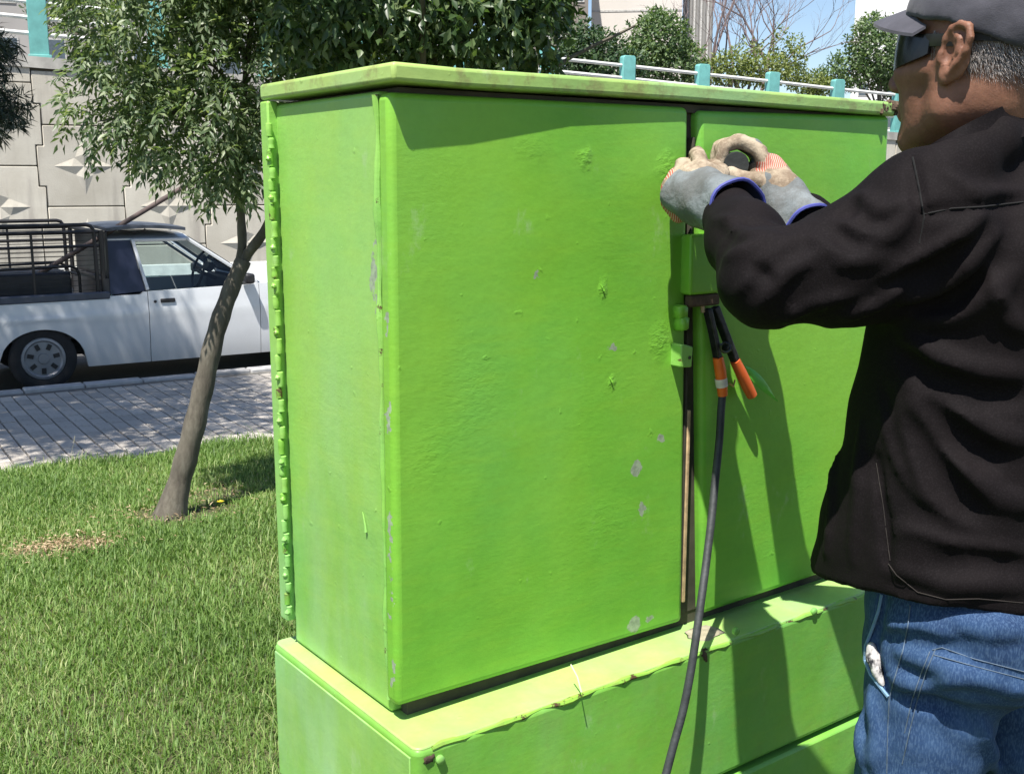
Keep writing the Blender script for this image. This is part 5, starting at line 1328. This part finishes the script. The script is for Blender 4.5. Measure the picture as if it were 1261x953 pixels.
# --- broad leaved tree behind the cabinet
LEAF_B = leafmat('broad_leaf_mat', (.035, .068, .025), (.070, .125, .045), (.20, .26, .12), .40, .38)
rg = np.random.default_rng(12); b0 = np.array([-.36, 4.55, float(lawn_z(4.05))]); bt = empty('broadleaf_tree', b0); tag(bt, 'dark dense leafy tree rising behind the green cabinet lid', 'tree')
b = MB(); limb(b, [(0, 0, -.05), (.02, .02, .6), (-.03, 0, 1.3), (.02, .05, 1.9), (.0, .0, 2.8)], .07, .03, 10)
for k in range(9):
    a = k*2.4; limb(b, [(.0, .02, 1.4+.12*k), (.4*math.cos(a), .4*math.sin(a), 1.9+.13*k), (.85*math.cos(a), .85*math.sin(a), 2.15+.13*k)], .018, .005, 6)
b.build('trunk', BARK, bt, smooth=True)
lob = [pxlobe(470, 20, 4.5, .36, .5, .26), pxlobe(580, 25, 4.55, .34, .5, .25), pxlobe(650, 10, 4.6, .22, .4, .30), pxlobe(400, 30, 4.5, .25, .4, .24), pxlobe(530, -90, 4.7, .75, .6, .4, .35), pxlobe(380, -150, 4.4, .6, .5, .4, .35), pxlobe(660, -60, 4.6, .22, .5, .3),
       (-.95, 3.95, 2.55, .40, .40, .26, .9)]
P, N = lobes_points(lob, 15000, rg, .3); P = clumped(P, rg, 620, .70); q = len(P)
V, T = leaf_cards(P, N*.5 + rg.normal(0, .7, P.shape) - np.array([0, 0, .5]), N + rg.normal(0, .6, P.shape) + np.array([0, 0, .7]), rg.uniform(.042, .075, q), rg.uniform(.018, .030, q))
fast_mesh('crown', V - b0, T, LEAF_B, bt)

# --- pine at the edge of the pavement, its low branches hang into view
rg = np.random.default_rng(13); LEAF_C = leafmat('needle_mat', (.010, .022, .014), (.018, .036, .022), (.045, .065, .042), .1, .6)
c0 = np.array([-4.75, 7.1, -.25]); cf_ = empty('pine_tree', c0); tag(cf_, 'dark pine with drooping needle branches hanging in above the pickup bed', 'tree')
b = MB(); limb(b, [(0, 0, -.1), (.05, .0, 2.0), (.1, .02, 4.5), (.1, 0, 6.8)], .15, .03, 10)
lob = [(-3.42, 6.95, 1.98, .40, .45, .24, 4.0), (-3.30, 6.95, 2.30, .26, .40, .16, 4.0), (-3.75, 7.0, 2.25, .55, .6, .45, 2.0)]
lob2 = [(-3.9, 7.1, 4.2, 1.5, 1.1, .6), (-4.6, 7.3, 5.2, 1.6, 1.2, .7), (-5.2, 7.0, 3.6, 1.3, 1.1, .7), (-4.0, 7.3, 4.9, 1.0, .8, .5), (-5.1, 7.9, 5.9, 1.3, 1.0, .6), (-4.6, 6.5, 3.3, 1.2, .8, .5), (-3.0, 6.9, 3.75, .75, .7, .4), (-3.5, 5.4, 4.1, .9, .8, .5, 1.3), (-2.9, 6.1, 4.3, .8, .7, .5, 1.3), (-4.4, 5.6, 4.3, .9, .8, .5)]
for l in lob + lob2:
    e = np.array(l[:3]) - c0; limb(b, [(.05, 0, max(.9, e[2]-1.1)), e*np.array([.5, .5, 1]) + np.array([0, 0, .1]), e], .035, .008, 6)
b.build('trunk', BARK, cf_, smooth=True)
P1, _ = lobes_points(lob, 2600, rg, .05); P2, _ = lobes_points(lob2, 14000, rg, .15); P = np.concatenate([P1, clumped(P2, rg, 900, .9)])
tips = np.repeat(P, 7, 0) + rg.normal(0, .012, (len(P)*7, 3)); dirs = np.repeat(rg.normal(size=P.shape) - np.array([0, 0, .7]), 7, 0) + rg.normal(0, .7, (len(tips), 3))
V, T = leaf_cards(tips, dirs, rg.normal(size=dirs.shape), rg.uniform(.07, .12, len(tips)), np.repeat(np.where(np.arange(len(P)) < len(P1), .009, .016), 7), .1); fast_mesh('crown', V - c0, T, LEAF_C, cf_)

# --- trees and shrubs beyond the ramp
def far_tree(name, label, px, depth, ztop_px, base_z, lobes_px, leaf, nleaf, L, seed, group=None, trunk_r=.12, trans=None):
    rg = np.random.default_rng(seed); q0 = at(px, 200, depth); base = np.array([q0[0], q0[1], base_z]); o = empty(name, base); tag(o, label, 'tree' if 'tree' in name else 'shrub', group)
    b = MB(); lb = [pxlobe(*l) for l in lobes_px]; c_ = np.array(lb[0][:3]) - base
    limb(b, [(0, 0, -.2), (c_[0]*.1, c_[1]*.1, c_[2]*.4), c_*.9], trunk_r, trunk_r*.4, 8)
    for l in lb[:6]: limb(b, [c_*.45, (c_*.4 + (np.array(l[:3])-base)*.6)*.95, np.array(l[:3])-base], trunk_r*.4, trunk_r*.12, 6)
    b.build('trunk', BARK, o, smooth=True)
    P, N = lobes_points(lb, nleaf, rg, .35); P = clumped(P, rg, max(20, nleaf//22), .75); q = len(P)
    V, T = leaf_cards(P, N*.4 + rg.normal(0, .8, P.shape), N + rg.normal(0, .6, P.shape) + np.array([0, 0, .5]), L*rg.uniform(.6, 1.4, q), L*.5*rg.uniform(.7, 1.3, q)); fast_mesh('crown', V - base, T, leaf, o); return o
L1 = leafmat('far_green_mat', (.05, .095, .035), (.10, .165, .06), (.20, .27, .12), .35); L2 = leafmat('far_dark_mat', (.02, .05, .02), (.04, .085, .03), (.09, .14, .055), .3)
L3 = leafmat('far_yellow_mat', (.09, .125, .03), (.16, .20, .05), (.27, .31, .10), .35)
far_tree('shrub', 'mid green leafy shrub behind the railing below the white building', 735, 38, 30, 2.9, [(700, 78, 38, .9, .9, 1.0), (735, 62, 38, 1.1, 1, .8), (760, 85, 37.5, 1.2, 1, .7), (715, 45, 38.3, .5, .6, .7)], L2, 5200, .17, 21)
far_tree('round_tree', 'rounded grey green tree behind the railing next to the bare trees', 815, 39, 30, 2.9, [(812, 48, 39, 1.2, 1.1, .95), (790, 75, 38.5, 1.0, 1, .8), (835, 80, 39, 1.1, 1, .9), (810, 25, 39.3, .6, .7, .5)], L1, 6500, .16, 22)
far_tree('leafy_tree', 'full green tree between the sky gap and the worker head', 1080, 46, 30, 2.2, [(1085, 62, 46, 1.6, 1.4, 1.4), (1045, 88, 46, 1.2, 1.2, .9), (1110, 90, 46.5, 1.6, 1.4, 1.2), (1075, 35, 46.4, .9, .9, .7), (1020, 98, 45.5, .7, .7, .5), (1130, 130, 46, 1.2, 1.2, .9)], L1, 9000, .18, 23)
far_tree('yellow_shrub', 'yellow green shrub at the foot of the bare trees', 925, 41, 30, 2.6, [(900, 84, 41, 1.0, 1, .7), (945, 88, 41, 1.2, 1, .65), (975, 75, 41.4, .6, .7, 1.0), (868, 92, 41, .7, .7, .6), (958, 48, 41.5, .35, .4, .7, .5), (925, 62, 41.5, .9, .6, .5, .4)], L3, 4600, .14, 24)
far_tree('low_shrub', 'low olive shrub behind the railing under the sky gap', 1000, 43, 30, 2.4, [(995, 103, 43, .8, .8, .5), (1015, 108, 43, .7, .7, .4)], L3, 1500, .14, 25)
LG = leafmat('far_grey_mat', (.05, .075, .035), (.09, .12, .06), (.17, .20, .11), .3)
far_tree('grey_shrub', 'pale dusty shrub on the ramp behind the turquoise posts', 100, 30, 30, 3.6, [(95, 18, 30, 1.4, 1, .6), (150, 2, 30.5, 1.4, 1, .6)], LG, 2600, .13, 26)
# bare trees
TW_ = simple('bare_twig_mat', (.16, .12, .115), .9, var=.3)
def bare(px, depth, base_z, h, seed, label, lean=0.0):
    rg = random.Random(seed); q0 = at(px, 150, depth); base = np.array([q0[0], q0[1], base_z]); o = empty('bare_tree', base); tag(o, label, 'tree', 'bare trees behind the railing'); b = MB()
    def grow(p, d, L, r, lv):
        n = 4; P = [p]; 
        for k in range(n):
            d = d + np.array([rg.gauss(0, .10), rg.gauss(0, .10), .05]); d = d/np.linalg.norm(d); P.append(P[-1] + d*L/n)
        b.tube(P, [r*(1-.45*k/n) for k in range(n+1)], 7 if lv < 2 else 4)
        if lv >= 6: return
        for k in range(rg.choice([2, 3, 3])):
            a = rg.uniform(0, 6.28); sp = rg.uniform(.28, .62); e = np.cross(d, (math.cos(a), math.sin(a), .3)); e /= np.linalg.norm(e); nd = d*math.cos(sp) + e*math.sin(sp)
            grow(P[rg.choice([2, 3, 4, 4])], nd, L*rg.uniform(.6, .8), r*.55, lv+1)
    grow(np.array([0, 0, -.2]), np.array([lean, 0, 1.0]), h*.42, .10, 0); b.build('trunk', TW_, o, smooth=True)
bare(880, 42, 2.6, 8.5, 3, 'bare twiggy tree nearest the white building'); bare(930, 43, 2.6, 9, 8, 'bare tree with the thickest reddish trunk in the middle', .02); bare(902, 44, 2.6, 8, 15, 'thin forked bare tree between the two other bare trees', -.08); bare(962, 45, 2.6, 7, 19, 'bare spindly tree closest to the open sky', .1)

# ------------------------------------------------------------------ buildings far behind
def building(name, label, px0, px1, depth, zt, mat, trim, glass, cols, rows, dpt=14, z0=-.4, win=(.55, .5)):
    a = at(px0, 200, depth); c_ = at(px1, 200, depth); w = c_[0]-a[0]; base = np.array([a[0], a[1], z0]); o = empty(name, base, -math.atan2(a[0]+w/2, a[1])); tag(o, label, 'building')
    m = MB(); m.span(0, w, 0, dpt, 0, zt-z0); m.build('wall', mat, o)
    m = MB(); m.span(-.15, w+.15, -.15, dpt+.15, zt-z0+.002, zt-z0+.6); m.build('roof', trim, o)
    fh = (zt-z0)/rows; cw = w/cols
    for r_ in range(rows):
        for c2 in range(cols):
            x = cw*(c2+.5); z = fh*(r_+.55); ww, hh = cw*win[0], fh*win[1]
            m = MB(); m.span(x-ww/2, x+ww/2, -.05, -.004, z-hh/2, z+hh/2); f = m.build('window', trim, o)
            m = MB(); m.span(x-ww/2+.08, x+ww/2-.08, -.06, -.052, z-hh/2+.08, z+hh/2-.08); m.build('pane', glass, f)
    return o
WH = simple('white_render_mat', (.62, .58, .53), .9, var=.06, scale=.3); BG = simple('grey_cladding_mat', (.24, .235, .225), .8, var=.1, scale=.4); WN = simple('window_trim_mat', (.45, .44, .42), .7); GP = simple('window_pane_mat', (.08, .10, .12), .15)
def block(name, label, px0, px1, depth, zt, parts):
    a = at(px0, 200, depth); c_ = at(px1, 200, depth); w = c_[0]-a[0]; base = np.array([a[0], a[1], -.4]); o = empty(name, base, -math.atan2(a[0]+w/2, a[1])); tag(o, label, 'building'); parts(o, w, zt+.4); return o
def pb(o, w, h):
    m = MB(); m.span(0, w, 0, 16, 0, h); m.build('wall', WH, o)
    m = MB(); m.span(-.3, w+.3, -.3, 16.3, h+.01, h+.7); m.build('roof', WN, o)
    for k in range(3): m = MB(); m.span(.02, w-.02, -.03, -.004, h*(.35+.2*k), h*(.35+.2*k)+.12); m.build('band', WN, o)
block('white_building', 'plain cream white building block above the shrubs', 726, 834, 78, 24, pb)
def pg(o, w, h):
    m = MB(); m.span(0, w, 0, 14, 0, h); m.build('wall', BG, o)
    n = 9
    for k in range(n): m = MB(); m.span(w*(k+.2)/n, w*(k+.75)/n, -.12, -.003, .5, h-.3); m.build('cladding_rib', WN if k % 2 else BG, o)
    m = MB(); m.span(-.2, w+.2, -.2, 14.2, h+.01, h+.5); m.build('roof', WN, o)
block('grey_building', 'grey ribbed building just beside the cream white block', 836, 872, 80, 24, pg)
building('brown_building', 'grey brown building with windows seen above the tree', 640, 722, 70, 19, simple('brown_render_mat', (.21, .185, .16), .9, var=.1, scale=.4), WN, GP, 4, 5)
building('white_tower', 'bright white apartment tower by the worker cap', 1043, 1190, 120, 46, simple('tower_mat', (.72, .72, .72), .85, var=.05, scale=.2), WN, GP, 5, 14, win=(.42, .42))
building('long_building', 'long pale grey building behind the ramp railing above the pickup', -260, 420, 60, 14, simple('pale_render_mat', (.33, .315, .30), .9, var=.12, scale=.3), WN, GP, 12, 4)

# ------------------------------------------------------------------ grass
rg = np.random.default_rng(31); N_ = 560000
x = rg.uniform(-3.9, .9, N_); y = rg.uniform(2.0, 7.3, N_); s_ = NS[0]*x + NS[1]*y
keep = (x > -.52*y - .15) & (x < .12*y - .25); x, y = x[keep], y[keep]
N2 = 330000; x2 = rg.uniform(-6.5, 4.5, N2); y2 = rg.uniform(-.6, 8.6, N2); k2 = ~((x2 > -.52*y2 - .15) & (x2 < .12*y2 - .25) & (y2 > 2.0) & (y2 < 7.3)); x, y = np.concatenate([x, x2[k2]]), np.concatenate([y, y2[k2]])
outer = np.concatenate([np.zeros(keep.sum(), bool), np.ones(k2.sum(), bool)]); N_ = len(x); s_ = NS[0]*x + NS[1]*y
keep = (s_ < S_LAWN + .05 + .06*np.sin(x*9) + rg.normal(0, .03, N_))
for f_ in (ANL, ANR): keep &= np.hypot(x-f_[0]-FW[0]*.05, y-f_[1]-FW[1]*.05) > .13
la = (x-C0[0])*D1[0] + (y-C0[1])*D1[1]; lb_ = (x-C0[0])*D2[0] + (y-C0[1])*D2[1]; keep &= ~((la > PA0-.01) & (la < PA1+.01) & (lb_ > PB0-.01) & (lb_ < PB1+.01))
bare_c = on_plane(80, 672, (0, 0, -.06), (0, 0, 1)); bare_d = np.hypot((x-bare_c[0])/.20, (y-bare_c[1])/.17) + .35*np.sin(x*17)*np.cos(y*13)
tree_d = np.hypot((x-tb[0]-.05)/.30, (y-tb[1])/.22) + .3*np.sin(x*15+1)*np.cos(y*12)
soil_c = on_plane(265, 610, (0, 0, -.1), (0, 0, 1)); soil_d = np.hypot((x-soil_c[0])/.20, (y-soil_c[1])/.25) + .3*np.sin(x*19)*np.cos(y*16)
pr_ = np.clip((bare_d-.55)*1.6, .06, 1)*np.clip((tree_d-.5)*1.5, .12, 1)*np.clip((soil_d-.4)*1.6, .2, 1)
dens = np.clip(1.15 - (y-2.3)*.09, .5, 1)*(.78 + .22*np.sin(x*3.1+np.sin(y*2.7))*np.cos(y*3.7+1)); keep &= rg.uniform(0, 1, N_) < pr_*dens
x, y, s_, outer = x[keep], y[keep], s_[keep], outer[keep]; n = len(x)
z = lawn_z(np.minimum(s_, S_LAWN)) + lumps(x, y)*np.clip((S_LAWN - s_)*2, 0, 1) - .003
patch = .5 + .5*np.sin(x*2.9+1.3*np.sin(y*2.1))*np.cos(y*2.6+.7); tall = np.clip((s_-(S_LAWN-.45))/.4, 0, 1)*(np.sin(x*6)*.5+.6)
h = (.018 + .020*patch + rg.exponential(.010, n) + .05*np.clip(tall, 0, 1)*rg.uniform(0, 1, n))*rg.uniform(.75, 1.1, n)
a = rg.uniform(0, 2*math.pi, n); lean = rg.uniform(.15, .95, n)*h; w = rg.uniform(.0011, .0022, n)*(1+.12*np.clip(y-2.5, 0, 9))*np.where(outer, 1.9, 1.0)
dx, dy = np.cos(a), np.sin(a); base = np.stack([x, y, z], 1); sd = np.stack([-dy, dx, 0*x], 1)*w[:, None]; dv = np.stack([dx, dy, 0*x], 1)
mid = base + dv*(lean*.35)[:, None] + np.stack([0*x, 0*x, h*.6], 1); tip = base + dv*lean[:, None]*1.1 + np.stack([0*x, 0*x, h*rg.uniform(.72, 1.0, n)], 1)
V = np.stack([base-sd, base+sd, mid-sd*.8, mid+sd*.8, tip], 1).reshape(-1, 3); k = (np.arange(n)*5)[:, None]
T = np.concatenate([k + [[0, 1, 3]], k + [[0, 3, 2]], k + [[2, 3, 4]]], 0)
shade = np.clip(rg.normal(.50, .24, n) + .34*(.5-patch) + .5*(rg.uniform(0, 1, n) < .05), 0, 1)
GM = NT('grass_mat'); c = GM.ramp(GM.attr('shade'), [(0, (.055, .115, .018)), (.45, (.135, .24, .048)), (.75, (.215, .325, .085)), (1, (.36, .40, .17))])
GM.set('Base Color', c); GM.set('Roughness', .55); GM.set('Specular IOR Level', .4)
tr = GM.n.new('ShaderNodeBsdfTranslucent'); GM.l.new(GM.mix(1.0, c, (1.2, 1.3, .6), 'MULTIPLY'), tr.inputs[0]); mx = GM.n.new('ShaderNodeMixShader'); mx.inputs[0].default_value = .35
GM.l.new(GM.b.outputs[0], mx.inputs[1]); GM.l.new(tr.outputs[0], mx.inputs[2]); GM.l.new(mx.outputs[0], GM.n['Material Output'].inputs[0])
gr = fast_mesh('grass', V, T, GM.m, uvcol=np.repeat(shade, 5)); tag(gr, 'green lawn grass with paler dry blades', 'grass', kind='stuff')
# dry leaves lying on the bare patches
rg = np.random.default_rng(33); q = []
for (cx, cy, sx, sy, k) in ((bare_c[0], bare_c[1], .15, .10, 1300), (tb[0], tb[1]-.03, .26, .16, 420), (soil_c[0], soil_c[1], .16, .18, 260)):
    q.append(np.stack([rg.normal(cx, sx, k), rg.normal(cy, sy, k)], 1))
q = np.concatenate(q); sq = NS[0]*q[:, 0] + NS[1]*q[:, 1]; P = np.stack([q[:, 0], q[:, 1], lawn_z(sq) + lumps(q[:, 0], q[:, 1]) + rg.uniform(.004, .03, len(q))], 1)
dv = rg.normal(size=P.shape)*np.array([1, 1, .25]); V, T = leaf_cards(P, dv, np.tile([0, 0, 1.0], (len(P), 1)) + rg.normal(0, .4, P.shape), rg.uniform(.010, .034, len(P)), rg.uniform(.003, .009, len(P)))
dl = fast_mesh('leaf_litter', V, T, leafmat('dry_leaf_mat', (.20, .13, .07), (.36, .26, .15), (.52, .42, .27), .15, .8)); tag(dl, 'dry straw coloured leaf litter on bare spots of the lawn', 'leaf litter', kind='stuff')
# dandelion
p0 = on_plane(271, 633, (0, 0, -.09), (0, 0, 1)); fl = empty('dandelion', p0); tag(fl, 'single small yellow flower in the grass beside the tree', 'flower')
m = MB(); m.tube([(0, 0, 0), (.003, .002, .035), (.004, .0, .062)], .0015, 5); m.build('stem', simple('stem_mat', (.10, .16, .04), .7), fl, smooth=True)
m = MB()
for k in range(22):
    a = k*2.4; r_ = .006 + .008*(k/22); m.add([(.004, 0, .062), (.004+r_*math.cos(a-.25), r_*math.sin(a-.25), .068), (.004+1.5*r_*math.cos(a), 1.5*r_*math.sin(a), .066), (.004+r_*math.cos(a+.25), r_*math.sin(a+.25), .068)], [(0,1,2,3)])
m.build('blossom', simple('blossom_mat', (.75, .58, .02), .6), fl)
# taller seed stalks at the edge of the pavement
for i_, (x_, y_, hh) in enumerate(((88, 545, .16), (97, 552, .11))):
    p0 = on_plane(x_, y_ + 28, (0, 0, -.19), (0, 0, 1)); m = MB(); m.tube([p0, p0 + np.array([.01, 0, hh*.6]), p0 + np.array([.03, .0, hh])], [.0016, .0014, .001], 5)
    m.tube([p0 + np.array([.026, 0, hh*.9]), p0 + np.array([.034, .0, hh+.025])], [.0035, .0015], 5); o = m.build('grass_stalk', bpy.data.materials['straw_mat'], smooth=True)
    tag(o, ('taller of two dry grass stalks at the edge of the pavement', 'shorter of two dry grass stalks at the edge of the pavement')[i_], 'grass stalk', 'dry stalks along the pavement edge')
